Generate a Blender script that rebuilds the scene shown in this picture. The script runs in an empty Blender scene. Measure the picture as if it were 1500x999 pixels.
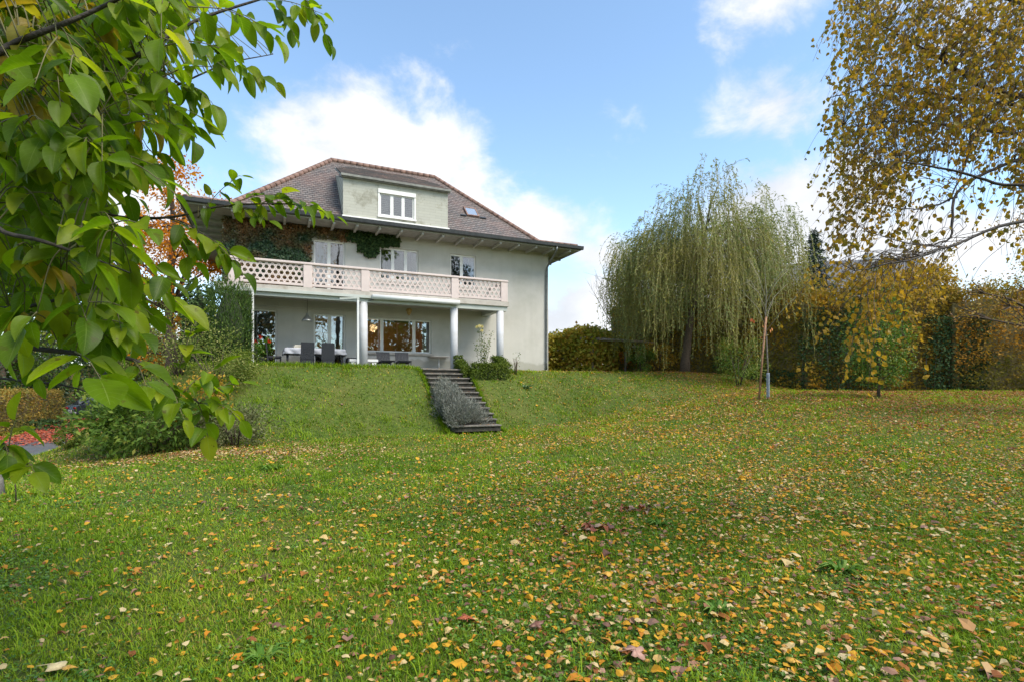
import bpy, math, random
import numpy as np
from mathutils import Vector, Matrix

R = np.random.default_rng(11)
random.seed(11)
scene = bpy.context.scene
COL = scene.collection
FPX, CX, HY, EYE = 783.0, 750.0, 570.0, 1.6


def P(px, py, D):
    """a point of the place seen in that direction at that distance ahead"""
    return np.array([(px - CX) / FPX * D, D, EYE + (HY - py) / FPX * D])


def sstep(t):
    t = np.clip(t, 0, 1)
    return t * t * (3 - 2 * t)


def vnoise(x, y, seed=0):
    """smooth 2D value noise in 0..1"""
    x = np.asarray(x, float); y = np.asarray(y, float)
    xi = np.floor(x).astype(np.int64); yi = np.floor(y).astype(np.int64)
    xf = x - xi; yf = y - yi
    def h(a, b):
        n = (a * 374761393 + b * 668265263 + seed * 974634777) & 0x7fffffff
        n = ((n ^ (n >> 13)) * 1274126177) & 0x7fffffff
        return ((n ^ (n >> 16)) & 0xffff) / 65535.0
    u = xf * xf * (3 - 2 * xf); v = yf * yf * (3 - 2 * yf)
    return (h(xi, yi) * (1 - u) + h(xi + 1, yi) * u) * (1 - v) + (h(xi, yi + 1) * (1 - u) + h(xi + 1, yi + 1) * u) * v


def fbm(x, y, seed=0):
    return (vnoise(x, y, seed) + .5 * vnoise(2.1 * x, 2.1 * y, seed + 5) + .25 * vnoise(4.3 * x, 4.3 * y, seed + 9)) / 1.75


# ------------------------------------------------------------------ house frame
TH = math.atan2(.408, .913)
HC = np.array([1.99, 29.4, 2.52])
UX = np.array([math.cos(TH), math.sin(TH), 0]); VY = np.array([-math.sin(TH), math.cos(TH), 0])


def HW(x, y, z=0.0):
    return HC + UX * x + VY * y + np.array([0, 0, z])


def to_house(X, Y):
    dx = np.asarray(X, float) - HC[0]; dy = np.asarray(Y, float) - HC[1]
    return dx * UX[0] + dy * UX[1], dx * VY[0] + dy * VY[1]


# ------------------------------------------------------------------ terrain
ST_X0, ST_X1, ST_Y0, ST_N, ST_D, ST_H = -7.9, -6.05, -2.9, 12, .40, .20
DRIVE = [(-20.9, 22.4), (-30.5, 36.5), (-27.2, 36.5), (-18.6, 25.3), (-15.9, 19.6), (-14.0, 16.2), (-15.6, 14.9), (-22, 13), (-30, 13), (-30, 22.4)]


def terrain(X, Y, detail=True):
    X = np.asarray(X, float); Y = np.asarray(Y, float)
    hx, hy = to_house(X, Y)
    a = -hx; d = -hy
    lawn = 1.45 * sstep((X + 1) / 13) * sstep((Y - 3) / 20)
    lawn = lawn - .42 * sstep((-X - 6.5) / 6.5)
    wid = 5.0 + 1.6 * sstep((a - 10) / 5) + 2.2 * sstep((3.5 - a) / 5) * sstep((a + 9) / 6)
    d0 = 2.75 - .9 * sstep((4.5 - a) / 3) * sstep((a + 8) / 6)
    E = sstep(1 - (d - d0) / wid)
    E = E * sstep((20.6 - a) / 3.6) * sstep((a + 16) / 7.5)
    E = E * (1 - sstep((d * -1 - 16) / 20))
    z = lawn + (2.5 - lawn) * E
    z = z + .10 * np.exp(-((d - 3.1) / .7) ** 2) * sstep((a - 7.9) / .8) * sstep((17 - a) / 1.5)
    if detail:
        z = z + .07 * (fbm(X * .45, Y * .45, 3) - .5) * sstep((Y - 1) / 4) * (1 - sstep((-d + 2.6) / .6))
    # cut under the garden stairs
    s = (hx > ST_X0 - .12) & (hx < ST_X1 + .12) & (d > 2.6) & (d < 8.1)
    stz = 2.52 - np.clip((d - 2.9) / ST_D, 0, ST_N) * ST_H - .24
    z = np.where(s, np.minimum(z, stz), z)
    return z


def gz(x, y):
    return float(terrain(np.array([x]), np.array([y]))[0])


def in_poly(x, y, poly):
    x = np.asarray(x); y = np.asarray(y)
    c = np.zeros(x.shape, bool); n = len(poly)
    for i in range(n):
        x1, y1 = poly[i]; x2, y2 = poly[(i + 1) % n]
        t = ((y1 > y) != (y2 > y)) & (x < (x2 - x1) * (y - y1) / (y2 - y1 + 1e-12) + x1)
        c ^= t
    return c


# ------------------------------------------------------------------ tagging, meshes
def tag(o, label=None, cat=None, group=None, kind=None):
    if label: o['label'] = label
    if cat: o['category'] = cat
    if group: o['group'] = group
    if kind: o['kind'] = kind
    return o


def thing(name, label, cat, loc=(0, 0, 0), rz=0.0, group=None):
    o = bpy.data.objects.new(name, None); COL.objects.link(o)
    o.location = tuple(loc); o.rotation_euler = (0, 0, rz); o.empty_display_size = .2
    return tag(o, label, cat, group)


def link(name, me, mat=None, parent=None):
    o = bpy.data.objects.new(name, me); COL.objects.link(o)
    if mat is not None:
        for m in (mat if isinstance(mat, (list, tuple)) else [mat]): me.materials.append(m)
    if parent is not None: o.parent = parent
    return o


def np_mesh(name, V, F, rnd=None, uv=None, smooth=False):
    """V (n,3); F (m,k) one polygon size; rnd (n) float attribute; uv (n,2) per vertex"""
    V = np.ascontiguousarray(V, np.float32); F = np.ascontiguousarray(F, np.int32)
    me = bpy.data.meshes.new(name)
    m, k = F.shape
    me.vertices.add(len(V)); me.vertices.foreach_set('co', V.ravel())
    me.loops.add(m * k); me.loops.foreach_set('vertex_index', F.ravel())
    me.polygons.add(m)
    me.polygons.foreach_set('loop_start', np.arange(0, m * k, k, dtype=np.int32))
    me.polygons.foreach_set('use_smooth', np.full(m, smooth, bool))
    if rnd is not None:
        at = me.attributes.new('rnd', 'FLOAT', 'POINT'); at.data.foreach_set('value', np.ascontiguousarray(rnd, np.float32))
    if uv is not None:
        ul = me.uv_layers.new(name='UVMap'); ul.data.foreach_set('uv', np.ascontiguousarray(uv[F.ravel()], np.float32).ravel())
    me.update(calc_edges=True)
    return me


class MB:
    """collects solid shapes, builds ONE mesh object"""
    def __init__(self): self.v = []; self.f = []; self.sm = []; self.uv = {}

    def add(self, vs, fs, smooth=False):
        b = len(self.v); self.v += [tuple(map(float, p)) for p in vs]
        for f in fs: self.f.append(tuple(b + i for i in f)); self.sm.append(smooth)

    def box(self, x0, x1, y0, y1, z0, z1):
        vs = [(x, y, z) for z in (z0, z1) for y in (y0, y1) for x in (x0, x1)]
        self.add(vs, [(0, 2, 3, 1), (4, 5, 7, 6), (0, 1, 5, 4), (2, 6, 7, 3), (0, 4, 6, 2), (1, 3, 7, 5)])
        return self

    def bbox(self, x0, x1, y0, y1, z0, z1, b=.02):
        """box with chamfered edges"""
        xs, ys, zs = (x0, x1), (y0, y1), (z0, z1)
        vs = []; idx = {}
        for ix in (0, 1):
            for iy in (0, 1):
                for iz in (0, 1):
                    for ax in (0, 1, 2):
                        p = [xs[ix], ys[iy], zs[iz]]
                        for k, i in enumerate((ix, iy, iz)):
                            if k != ax: p[k] += b if i == 0 else -b
                        idx[(ix, iy, iz, ax)] = len(vs); vs.append(p)
        fs = []
        for i in (0, 1):
            o = [(0, 0), (1, 0), (1, 1), (0, 1)]
            fs.append([idx[(i, a, c, 0)] for a, c in (o if i else o[::-1])])
            fs.append([idx[(a, i, c, 1)] for a, c in (o[::-1] if i else o)])
            fs.append([idx[(a, c, i, 2)] for a, c in (o if i else o[::-1])])
        for a in (0, 1):
            for c in (0, 1):
                fs.append([idx[(a, c, 0, 0)], idx[(a, c, 1, 0)], idx[(a, c, 1, 1)], idx[(a, c, 0, 1)]])
                fs.append([idx[(a, 0, c, 0)], idx[(a, 1, c, 0)], idx[(a, 1, c, 2)], idx[(a, 0, c, 2)]])
                fs.append([idx[(0, a, c, 1)], idx[(1, a, c, 1)], idx[(1, a, c, 2)], idx[(0, a, c, 2)]])
                for e in (0, 1):
                    fs.append([idx[(a, c, e, 0)], idx[(a, c, e, 1)], idx[(a, c, e, 2)]])
        self.add(vs, fs)
        return self

    def tube(self, pts, rad, n=8, caps=True, smooth=True):
        pts = [np.asarray(p, float) for p in pts]
        if np.isscalar(rad): rad = [rad] * len(pts)
        b = len(self.v); up = np.array([0.0, 0, 1]); prev = None
        for i, p in enumerate(pts):
            t = pts[min(i + 1, len(pts) - 1)] - pts[max(i - 1, 0)]
            t = t / (np.linalg.norm(t) + 1e-12)
            if prev is None:
                a = np.cross(t, up)
                if np.linalg.norm(a) < .05: a = np.cross(t, np.array([1.0, 0, 0]))
            else: a = prev - t * np.dot(prev, t)
            a = a / (np.linalg.norm(a) + 1e-12); prev = a; c = np.cross(t, a)
            for k in range(n):
                w = 2 * math.pi * k / n
                self.v.append(tuple(p + rad[i] * (math.cos(w) * a + math.sin(w) * c)))
        for i in range(len(pts) - 1):
            for k in range(n):
                k2 = (k + 1) % n
                self.f.append((b + i * n + k, b + i * n + k2, b + (i + 1) * n + k2, b + (i + 1) * n + k)); self.sm.append(smooth)
        if caps:
            self.f.append(tuple(b + k for k in range(n))[::-1]); self.sm.append(False)
            self.f.append(tuple(b + (len(pts) - 1) * n + k for k in range(n))); self.sm.append(False)
        return self

    def lathe(self, prof, c=(0, 0, 0), n=24, caps=True):
        """prof: list of (r, z) from bottom to top"""
        b = len(self.v)
        for r, z in prof:
            for k in range(n):
                w = 2 * math.pi * k / n
                self.v.append((c[0] + r * math.cos(w), c[1] + r * math.sin(w), c[2] + z))
        for i in range(len(prof) - 1):
            for k in range(n):
                k2 = (k + 1) % n
                self.f.append((b + i * n + k, b + i * n + k2, b + (i + 1) * n + k2, b + (i + 1) * n + k)); self.sm.append(True)
        if caps:
            self.f.append(tuple(b + k for k in range(n))[::-1]); self.sm.append(False)
            self.f.append(tuple(b + (len(prof) - 1) * n + k for k in range(n))); self.sm.append(False)
        return self

    def poly(self, vs, smooth=False):
        self.add(vs, [tuple(range(len(vs)))], smooth); return self

    def prism(self, poly, off):
        """poly: 3D loop, extruded by vector off"""
        n = len(poly); o = np.asarray(off, float)
        vs = [np.asarray(p, float) for p in poly]; vs = vs + [p + o for p in vs]
        self.add(vs, [tuple(range(n))[::-1], tuple(range(n, 2 * n))] + [(i, (i + 1) % n, n + (i + 1) % n, n + i) for i in range(n)])
        return self

    def build(self, name, mat, parent=None, loc=None):
        V = np.array(self.v)
        if loc is not None: V = V - np.asarray(loc, float)
        me = bpy.data.meshes.new(name); me.from_pydata([tuple(p) for p in V], [], self.f)
        me.polygons.foreach_set('use_smooth', np.array(self.sm, bool))
        me.update()
        return link(name, me, mat, parent)


# ------------------------------------------------------------------ materials
def new_mat(name):
    m = bpy.data.materials.new(name); m.use_nodes = True
    nt = m.node_tree; nt.nodes.clear()
    return m, nt, nt.nodes.new('ShaderNodeOutputMaterial')


def nd(nt, typ, **kw):
    n = nt.nodes.new(typ)
    for k, v in kw.items():
        if k.startswith('i_'): n.inputs[k[2:].replace('_', ' ')].default_value = v
        else: setattr(n, k, v)
    return n


def ramp(nt, fac, stops, interp='LINEAR'):
    r = nt.nodes.new('ShaderNodeValToRGB'); r.color_ramp.interpolation = interp
    e = r.color_ramp.elements
    while len(e) > 1: e.remove(e[-1])
    e[0].position = stops[0][0]; e[0].color = (*stops[0][1], 1)
    for p, c in stops[1:]:
        k = e.new(p); k.color = (*c, 1)
    nt.links.new(fac, r.inputs['Fac'])
    return r.outputs['Color']


def noise(nt, scale, detail=4, rough=.55, coord='Object', dist=0.0):
    tc = nt.nodes.new('ShaderNodeTexCoord')
    n = nd(nt, 'ShaderNodeTexNoise'); n.inputs['Scale'].default_value = scale
    n.inputs['Detail'].default_value = detail; n.inputs['Roughness'].default_value = rough; n.inputs['Distortion'].default_value = dist
    nt.links.new(tc.outputs[coord], n.inputs['Vector'])
    return n.outputs['Fac']


def mixc(nt, fac, a, b, blend='MIX'):
    m = nt.nodes.new('ShaderNodeMix'); m.data_type = 'RGBA'; m.blend_type = blend
    for s, v in ((m.inputs[0], fac), (m.inputs[6], a), (m.inputs[7], b)):
        if hasattr(v, 'is_linked'): nt.links.new(v, s)
        elif isinstance(v, (int, float)): s.default_value = v
        else: s.default_value = (*v, 1)
    return m.outputs[2]


def mth(nt, op, a, b=None, c=None, clamp=False):
    m = nt.nodes.new('ShaderNodeMath'); m.operation = op; m.use_clamp = clamp
    for i, v in enumerate((a, b, c)):
        if v is None: continue
        if hasattr(v, 'is_linked'): nt.links.new(v, m.inputs[i])
        else: m.inputs[i].default_value = v
    return m.outputs[0]


def solid(name, col, rough=.6, var=.12, nscale=6.0, bump=0.0, bscale=40.0, metal=0.0, spec=.4, dirt=None, dscale=1.2):
    m, nt, out = new_mat(name)
    b = nd(nt, 'ShaderNodeBsdfPrincipled')
    f = noise(nt, nscale, 5)
    lo = tuple(c * (1 - var) for c in col); hi = tuple(min(1, c * (1 + var)) for c in col)
    c = ramp(nt, f, [(.3, lo), (.7, hi)])
    if dirt is not None:
        g = noise(nt, dscale, 7, .65, dist=.3)
        g2 = mth(nt, 'MULTIPLY', ramp(nt, g, [(.5, (0, 0, 0)), (.72, (1, 1, 1))]), .8)
        c = mixc(nt, g2, c, dirt)
    nt.links.new(c, b.inputs['Base Color'])
    b.inputs['Roughness'].default_value = rough; b.inputs['Metallic'].default_value = metal
    b.inputs['Specular IOR Level'].default_value = spec
    if bump > 0:
        bp = nd(nt, 'ShaderNodeBump'); bp.inputs['Strength'].default_value = bump; bp.inputs['Distance'].default_value = .02
        nt.links.new(noise(nt, bscale, 4), bp.inputs['Height']); nt.links.new(bp.outputs['Normal'], b.inputs['Normal'])
    nt.links.new(b.outputs[0], out.inputs[0])
    return m


def leafmat(name, stops, trans=.35, rough=.5, spec=.35, clump=None, cscale=1.3, tint=(1.0, 1.0, .55)):
    """colour from the per-leaf attribute rnd, some clump-scale hue change, light passing through"""
    m, nt, out = new_mat(name)
    at = nd(nt, 'ShaderNodeAttribute', attribute_name='rnd')
    c = ramp(nt, at.outputs['Fac'], stops)
    if clump is not None:
        f = ramp(nt, noise(nt, cscale, 3), [(.42, (0, 0, 0)), (.62, (1, 1, 1))])
        c = mixc(nt, mth(nt, 'MULTIPLY', f, .75), c, clump)
    b = nd(nt, 'ShaderNodeBsdfPrincipled'); b.inputs['Roughness'].default_value = rough
    b.inputs['Specular IOR Level'].default_value = spec
    nt.links.new(c, b.inputs['Base Color'])
    t = nd(nt, 'ShaderNodeBsdfTranslucent')
    nt.links.new(mixc(nt, 1.0, c, tint, 'MULTIPLY'), t.inputs['Color'])
    mx = nd(nt, 'ShaderNodeMixShader'); mx.inputs[0].default_value = trans
    nt.links.new(b.outputs[0], mx.inputs[1]); nt.links.new(t.outputs[0], mx.inputs[2])
    nt.links.new(mx.outputs[0], out.inputs[0])
    return m


# ------------------------------------------------------------------ foliage
def unit(a):
    return a / (np.linalg.norm(a, axis=-1, keepdims=True) + 1e-9)


def leaf_cards(pts, size, aspect=.5, axis=None, nrm=None, fold=.25, rng=R, rnd=None, n6=False, curl=0.0):
    """leaf shaped faces: base at pts, pointing along axis; returns V, F(tri), rnd"""
    n = len(pts); pts = np.asarray(pts, float)
    if axis is None: axis = rng.normal(size=(n, 3))
    axis = unit(np.asarray(axis, float))
    if nrm is None: nrm = rng.normal(size=(n, 3))
    side = unit(np.cross(axis, np.asarray(nrm, float))); nr = np.cross(side, axis)
    s = (np.ones(n) * size)[:, None]; w = s * (np.ones(n) * aspect)[:, None] * .5
    if rnd is None: rnd = rng.random(n)
    fo = (fold * (np.ones(n) if np.isscalar(fold) else 1))[:, None] * w
    if not n6:
        V = np.stack([pts, pts + axis * s * .45 + side * w + nr * fo, pts + axis * s - nr * s * curl, pts + axis * s * .45 - side * w + nr * fo], 1)
        F = np.array([[0, 1, 2], [0, 2, 3]])
        k = 4
    else:
        mid = pts + axis * s * .45 + nr * s * curl * .6
        V = np.stack([pts, pts + axis * s * .28 + side * w + nr * fo, pts + axis * s * .65 + side * w * .72 + nr * (fo + s * curl * .3),
                      pts + axis * s - nr * s * curl, pts + axis * s * .65 - side * w * .72 + nr * (fo + s * curl * .3), pts + axis * s * .28 - side * w + nr * fo, mid], 1)
        F = np.array([[0, 1, 6], [1, 2, 6], [2, 3, 6], [3, 4, 6], [4, 5, 6], [5, 0, 6]])
        k = 7
    Fa = (F[None] + (np.arange(n) * k)[:, None, None]).reshape(-1, 3)
    return V.reshape(-1, 3), Fa, np.repeat(rnd, k)


def merge(parts):
    Vs, Fs, Rs, b = [], [], [], 0
    for V, F, r in parts:
        Vs.append(V); Fs.append(F + b); Rs.append(r); b += len(V)
    return np.concatenate(Vs), np.concatenate(Fs), np.concatenate(Rs)


def leaves_obj(name, cards, mat, parent=None, loc=None):
    V, F, r = cards
    if loc is not None: V = V - np.asarray(loc, float)
    return link(name, np_mesh(name, V, F, rnd=r), mat, parent)


def clump_pts(n, c, rad, k, rng, shell=.55, cl=.28):
    """n points gathered into k clumps inside an ellipsoid"""
    c = np.asarray(c, float); rad = np.asarray(rad, float)
    d = unit(rng.normal(size=(k, 3))); rr = (shell + (1 - shell) * rng.random(k)) * .92
    cc = d * rr[:, None]
    which = rng.integers(0, k, n)
    p = cc[which] + rng.normal(size=(n, 3)) * cl * (.6 + .8 * rng.random(k))[which][:, None] * .6
    return c + p * rad, unit(p / 1.0), which


def shrub(name, label, cat, x, y, rad, h, n, mat, leaf=.06, aspect=.55, seed=1, k=26, stems=5, group=None, zlift=0.0, bark=None, shell=.5, cl=.3, zc=None):
    rng = np.random.default_rng(seed)
    z = gz(x, y) + zlift
    t = thing(name, label, cat, (x, y, z), 0, group)
    c = np.array([0, 0, h * .55 if zc is None else zc]); ra = np.array([rad, rad, h * .5])
    p, d, w = clump_pts(n, c, ra, k, rng, shell, cl)
    p[:, 2] = np.maximum(p[:, 2], .02 + .1 * rng.random(n))
    ax = unit(d + rng.normal(size=d.shape) * .8); nr = unit(d * .5 + np.array([0, 0, .6]) + rng.normal(size=d.shape) * .6)
    rn = np.clip(rng.random(n) * .7 + (rng.random(k) * .3)[w], 0, 1)
    leaves_obj('foliage', leaf_cards(p, leaf * (.7 + .6 * rng.random(n)), aspect, ax, nr, rng=rng, rnd=rn), mat, t)
    mb = MB()
    for i in range(stems):
        a = rng.random() * 6.28; q = rng.random() * .6 + .2
        e = c + np.array([math.cos(a) * rad * q, math.sin(a) * rad * q, h * .22 * rng.random()])
        mb.tube([(.06 * math.cos(a), .06 * math.sin(a), -.1), (e[0] * .45, e[1] * .45, e[2] * .5), e], [.025, .018, .006], 6)
    mb.build('stem', bark or M['bark'], t)
    return t


M = {}
M['bark'] = solid('bark', (.085, .06, .042), .9, .35, 14, .8, 30)
M['bark_grey'] = solid('bark_grey', (.16, .145, .125), .9, .35, 10, .8, 26)
M['bark_pale'] = solid('bark_pale', (.3, .27, .2), .85, .25, 10, .5, 26)
M['bark_dark'] = solid('bark_dark', (.05, .042, .036), .85, .3, 14, .7, 30)

# ================================================================== camera, light, sky
cam_d = bpy.data.cameras.new('camera'); cam = bpy.data.objects.new('camera', cam_d); COL.objects.link(cam)
cam.location = (0, 0, EYE); cam.rotation_euler = (math.pi / 2, 0, 0)
cam_d.sensor_width = 36; cam_d.lens = 36 * FPX / 1500; cam_d.shift_y = (HY - 499.5) / 1500
cam_d.clip_start = .05; cam_d.clip_end = 3000
scene.camera = cam
scene.view_settings.view_transform = 'Standard'; scene.view_settings.look = 'None'
scene.view_settings.exposure = 1.04; scene.view_settings.gamma = 1
SUN_EL, SUN_AZ = 52.0, 124.0          # azimuth clockwise from straight ahead (+Y)
sd = bpy.data.lights.new('sun', 'SUN'); so = bpy.data.objects.new('sun', sd); COL.objects.link(so)
sd.energy = 2.8; sd.angle = math.radians(34); sd.color = (1.0, .93, .80)
dv = Vector((math.sin(math.radians(SUN_AZ)) * math.cos(math.radians(SUN_EL)), math.cos(math.radians(SUN_AZ)) * math.cos(math.radians(SUN_EL)), math.sin(math.radians(SUN_EL))))
so.rotation_euler = (-dv).to_track_quat('-Z', 'Y').to_euler(); so.location = dv * 60

w = bpy.data.worlds.new('World'); scene.world = w; w.use_nodes = True
nt = w.node_tree; nt.nodes.clear()
wo = nt.nodes.new('ShaderNodeOutputWorld'); bg = nt.nodes.new('ShaderNodeBackground'); bg.inputs['Strength'].default_value = .15
sky = nt.nodes.new('ShaderNodeTexSky'); sky.sky_type = 'NISHITA'; sky.sun_disc = False
sky.sun_elevation = math.radians(SUN_EL); sky.sun_rotation = math.radians(SUN_AZ)
sky.air_density = 1.0; sky.dust_density = .15; sky.ozone_density = 2.2; sky.altitude = 300
tc = nt.nodes.new('ShaderNodeTexCoord')
nz = nt.nodes.new('ShaderNodeVectorMath'); nz.operation = 'NORMALIZE'; nt.links.new(tc.outputs['Generated'], nz.inputs[0])
DIRV = nz.outputs[0]


def wnoise(scale, detail, rough, dist=0.0, off=0.0, src=None):
    mp = nt.nodes.new('ShaderNodeMapping'); mp.inputs['Scale'].default_value = (1, 1, 1.5); mp.inputs['Location'].default_value = (off, off * .7, off * .3)
    nt.links.new(DIRV, mp.inputs['Vector'])
    n = nt.nodes.new('ShaderNodeTexNoise'); n.inputs['Scale'].default_value = scale; n.inputs['Detail'].default_value = detail
    n.inputs['Roughness'].default_value = rough; n.inputs['Distortion'].default_value = dist
    nt.links.new(mp.outputs[0], n.inputs['Vector'])
    return n.outputs['Fac']


n1 = wnoise(7.0, 9, .6, .25); n2 = wnoise(3.1, 5, .5, 0, 4.2); n3 = wnoise(22.0, 6, .6, .4, 1.7)
# banks of cumulus: direction (azimuth deg from +Y, elevation deg), half widths in degrees, strength
BANKS = [(-14.5, 21.5, 9.5, 7.5, 1.15), (-7, 17.5, 7.5, 5.2, 1.0), (3, 15.8, 8, 4.4, .85), (8.5, 13.8, 6, 3.4, .7), (-32, 15, 11, 6.5, .8), (-52, 18, 14, 7, .9),
         (27, 14.5, 10, 6.2, 1.3), (33, 10, 11, 6.5, 1.0), (10, 7.5, 16, 6, 1.0), (38, 12.5, 7, 4.6, .9), (48, 12, 8, 6, .9), (17, 11, 6, 3.2, .5),
         (27, 25.5, 8, 6, .42), (25, 33, 8, 5, .36), (17, 13, 8, 4, .5), (40, 30, 9, 7, .4), (60, 20, 14, 9, .8), (20, 4, 30, 3.5, 1.0), (-25, 4, 30, 3.5, .9),
         (150, 19, 45, 13, 1.0), (-120, 30, 30, 14, .9)]
field = None
for az, el, wa, we, st in BANKS:
    a, e = math.radians(az), math.radians(el)
    c = Vector((math.sin(a) * math.cos(e), math.cos(a) * math.cos(e), math.sin(e)))
    rt = Vector((math.cos(a), -math.sin(a), 0)); up = rt.cross(c)
    def dot(v, k):
        d = nt.nodes.new('ShaderNodeVectorMath'); d.operation = 'DOT_PRODUCT'; nt.links.new(DIRV, d.inputs[0]); d.inputs[1].default_value = v
        return mth(nt, 'MULTIPLY', d.outputs['Value'], k)
    qx = dot(rt, 1 / math.sin(math.radians(wa))); qy = dot(up, 1 / math.sin(math.radians(we))); qz = dot(c, 1.0)
    r2 = mth(nt, 'ADD', mth(nt, 'MULTIPLY', qx, qx), mth(nt, 'MULTIPLY', qy, qy))
    r = mth(nt, 'SUBTRACT', 1.0, mth(nt, 'MULTIPLY', mth(nt, 'POWER', r2, .5), .75))
    r = mth(nt, 'MULTIPLY', mth(nt, 'MAXIMUM', r, -1.0), mth(nt, 'GREATER_THAN', qz, 0.0))
    r = mth(nt, 'ADD', mth(nt, 'MULTIPLY', r, .8 + .2 * st), (st - 1.0) * .42)
    field = r if field is None else mth(nt, 'MAXIMUM', field, r)
dens = mth(nt, 'ADD', field, mth(nt, 'MULTIPLY', mth(nt, 'SUBTRACT', n1, .5), 1.45))
dens = mth(nt, 'ADD', dens, mth(nt, 'MULTIPLY', mth(nt, 'SUBTRACT', n3, .5), .28))
dens = mth(nt, 'ADD', dens, mth(nt, 'MULTIPLY', mth(nt, 'SUBTRACT', n2, .5), .5))
mr = nt.nodes.new('ShaderNodeMapRange'); mr.interpolation_type = 'SMOOTHSTEP'; nt.links.new(dens, mr.inputs[0])
mr.inputs[1].default_value = .14; mr.inputs[2].default_value = .66
mask = mr.outputs[0]
body = ramp(nt, mth(nt, 'ADD', mth(nt, 'MULTIPLY', n2, .65), mth(nt, 'MULTIPLY', n1, .45)), [(.42, (.66, .68, .73)), (.62, (.9, .9, .91))])
CLOUD_K = 4.1
cl = nt.nodes.new('ShaderNodeVectorMath'); cl.operation = 'SCALE'; cl.inputs['Scale'].default_value = CLOUD_K; nt.links.new(body, cl.inputs[0])
skt = nt.nodes.new('ShaderNodeVectorMath'); skt.operation = 'MULTIPLY'; skt.inputs[1].default_value = (1.14, 1.14, 1.04); nt.links.new(sky.outputs[0], skt.inputs[0])
SKYGAIN = skt
nt.links.new(mixc(nt, mth(nt, 'MULTIPLY', mask, .96), skt.outputs[0], cl.outputs[0]), bg.inputs['Color'])
nt.links.new(bg.outputs[0], wo.inputs[0])
w.cycles.sampling_method = 'MANUAL'; w.cycles.sample_map_resolution = 256

# ================================================================== ground
def axis_coords(a, b, step, far):
    mid = np.arange(a, b + 1e-6, step); out = [mid]
    s, x = step, b; hi = []
    while x < far: s *= 1.28; x += s; hi.append(x)
    s, x = step, a; lo = []
    while x > -far: s *= 1.28; x -= s; lo.append(x)
    return np.concatenate([np.array(lo[::-1]), mid, np.array(hi)])


gx = axis_coords(-24, 28, .2, 900.0); gy = axis_coords(-2, 40, .2, 900.0)
GX, GY = np.meshgrid(gx, gy)
GZ = terrain(GX, GY)
far = sstep((np.hypot(GX, GY) - 60) / 80); GZ = GZ * (1 - far) + far * (-.3)
V = np.stack([GX, GY, GZ], -1).reshape(-1, 3)
ny, nx = GX.shape
ii = (np.arange(ny - 1)[:, None] * nx + np.arange(nx - 1)[None]).ravel()
F = np.stack([ii, ii + 1, ii + nx + 1, ii + nx], 1)

m, nt2, out = new_mat('soil_and_turf')
b = nd(nt2, 'ShaderNodeBsdfPrincipled'); b.inputs['Roughness'].default_value = .9; b.inputs['Specular IOR Level'].default_value = .15
fine = ramp(nt2, noise(nt2, 9.0, 8, .7), [(.3, (.022, .036, .008)), (.5, (.065, .10, .016)), (.7, (.12, .155, .03))])
pat = ramp(nt2, noise(nt2, .55, 5, .6), [(.42, (0, 0, 0)), (.66, (1, 1, 1))])
c = mixc(nt2, mth(nt2, 'MULTIPLY', pat, .55), fine, (.125, .115, .032))
nt2.links.new(c, b.inputs['Base Color'])
bp = nd(nt2, 'ShaderNodeBump'); bp.inputs['Strength'].default_value = .7; bp.inputs['Distance'].default_value = .05
nt2.links.new(noise(nt2, 22, 6, .7), bp.inputs['Height']); nt2.links.new(bp.outputs['Normal'], b.inputs['Normal'])
nt2.links.new(b.outputs[0], out.inputs[0])
M['ground'] = m
tag(link('ground', np_mesh('ground', V, F, smooth=True), M['ground']), kind='structure')

# driveway: a sheet that follows the ground, clipped to its outline
def sheet(name, poly, mat, lift, step=.3):
    xs = [p[0] for p in poly]; ys = [p[1] for p in poly]
    x = np.arange(min(xs), max(xs), step); y = np.arange(min(ys), max(ys), step)
    A, B = np.meshgrid(x, y); ok = in_poly(A + step / 2, B + step / 2, poly)
    Z = terrain(A, B) + lift
    V = np.stack([A, B, Z], -1).reshape(-1, 3); n = A.shape[1]
    i = (np.arange(A.shape[0] - 1)[:, None] * n + np.arange(n - 1)[None]); i = i[ok[:-1, :-1]].ravel()
    F = np.stack([i, i + 1, i + n + 1, i + n], 1)
    used = np.unique(F); mp = np.zeros(len(V), int); mp[used] = np.arange(len(used))
    return link(name, np_mesh(name, V[used], mp[F], smooth=True), mat)


M['drive'] = solid('wet_asphalt', (.085, .085, .082), .55, .35, 5, .5, 90, dirt=(.13, .075, .045), dscale=.8)
tag(sheet('driveway', DRIVE, M['drive'], .03, .2), kind='structure')

# ================================================================== house
M['render'] = solid('warm_grey_render', (.50, .482, .44), .88, .05, 1.4, .25, 120, dirt=(.39, .38, .325), dscale=.45)
m = M['render']; nt2 = m.node_tree; bs = [n for n in nt2.nodes if n.type == 'BSDF_PRINCIPLED'][0]; src = bs.inputs['Base Color'].links[0].from_socket
tcn = nd(nt2, 'ShaderNodeTexCoord'); mp = nd(nt2, 'ShaderNodeMapping'); mp.inputs['Scale'].default_value = (2.6, 2.6, .22); nt2.links.new(tcn.outputs['Object'], mp.inputs[0])
sn = nd(nt2, 'ShaderNodeTexNoise'); sn.inputs['Scale'].default_value = 1.0; sn.inputs['Detail'].default_value = 6; sn.inputs['Roughness'].default_value = .62; nt2.links.new(mp.outputs[0], sn.inputs['Vector'])
c = mixc(nt2, mth(nt2, 'MULTIPLY', ramp(nt2, sn.outputs['Fac'], [(.50, (0, 0, 0)), (.72, (1, 1, 1))]), .2), src, (.34, .32, .28))
sz = nd(nt2, 'ShaderNodeSeparateXYZ'); nt2.links.new(tcn.outputs['Object'], sz.inputs[0])
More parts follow.
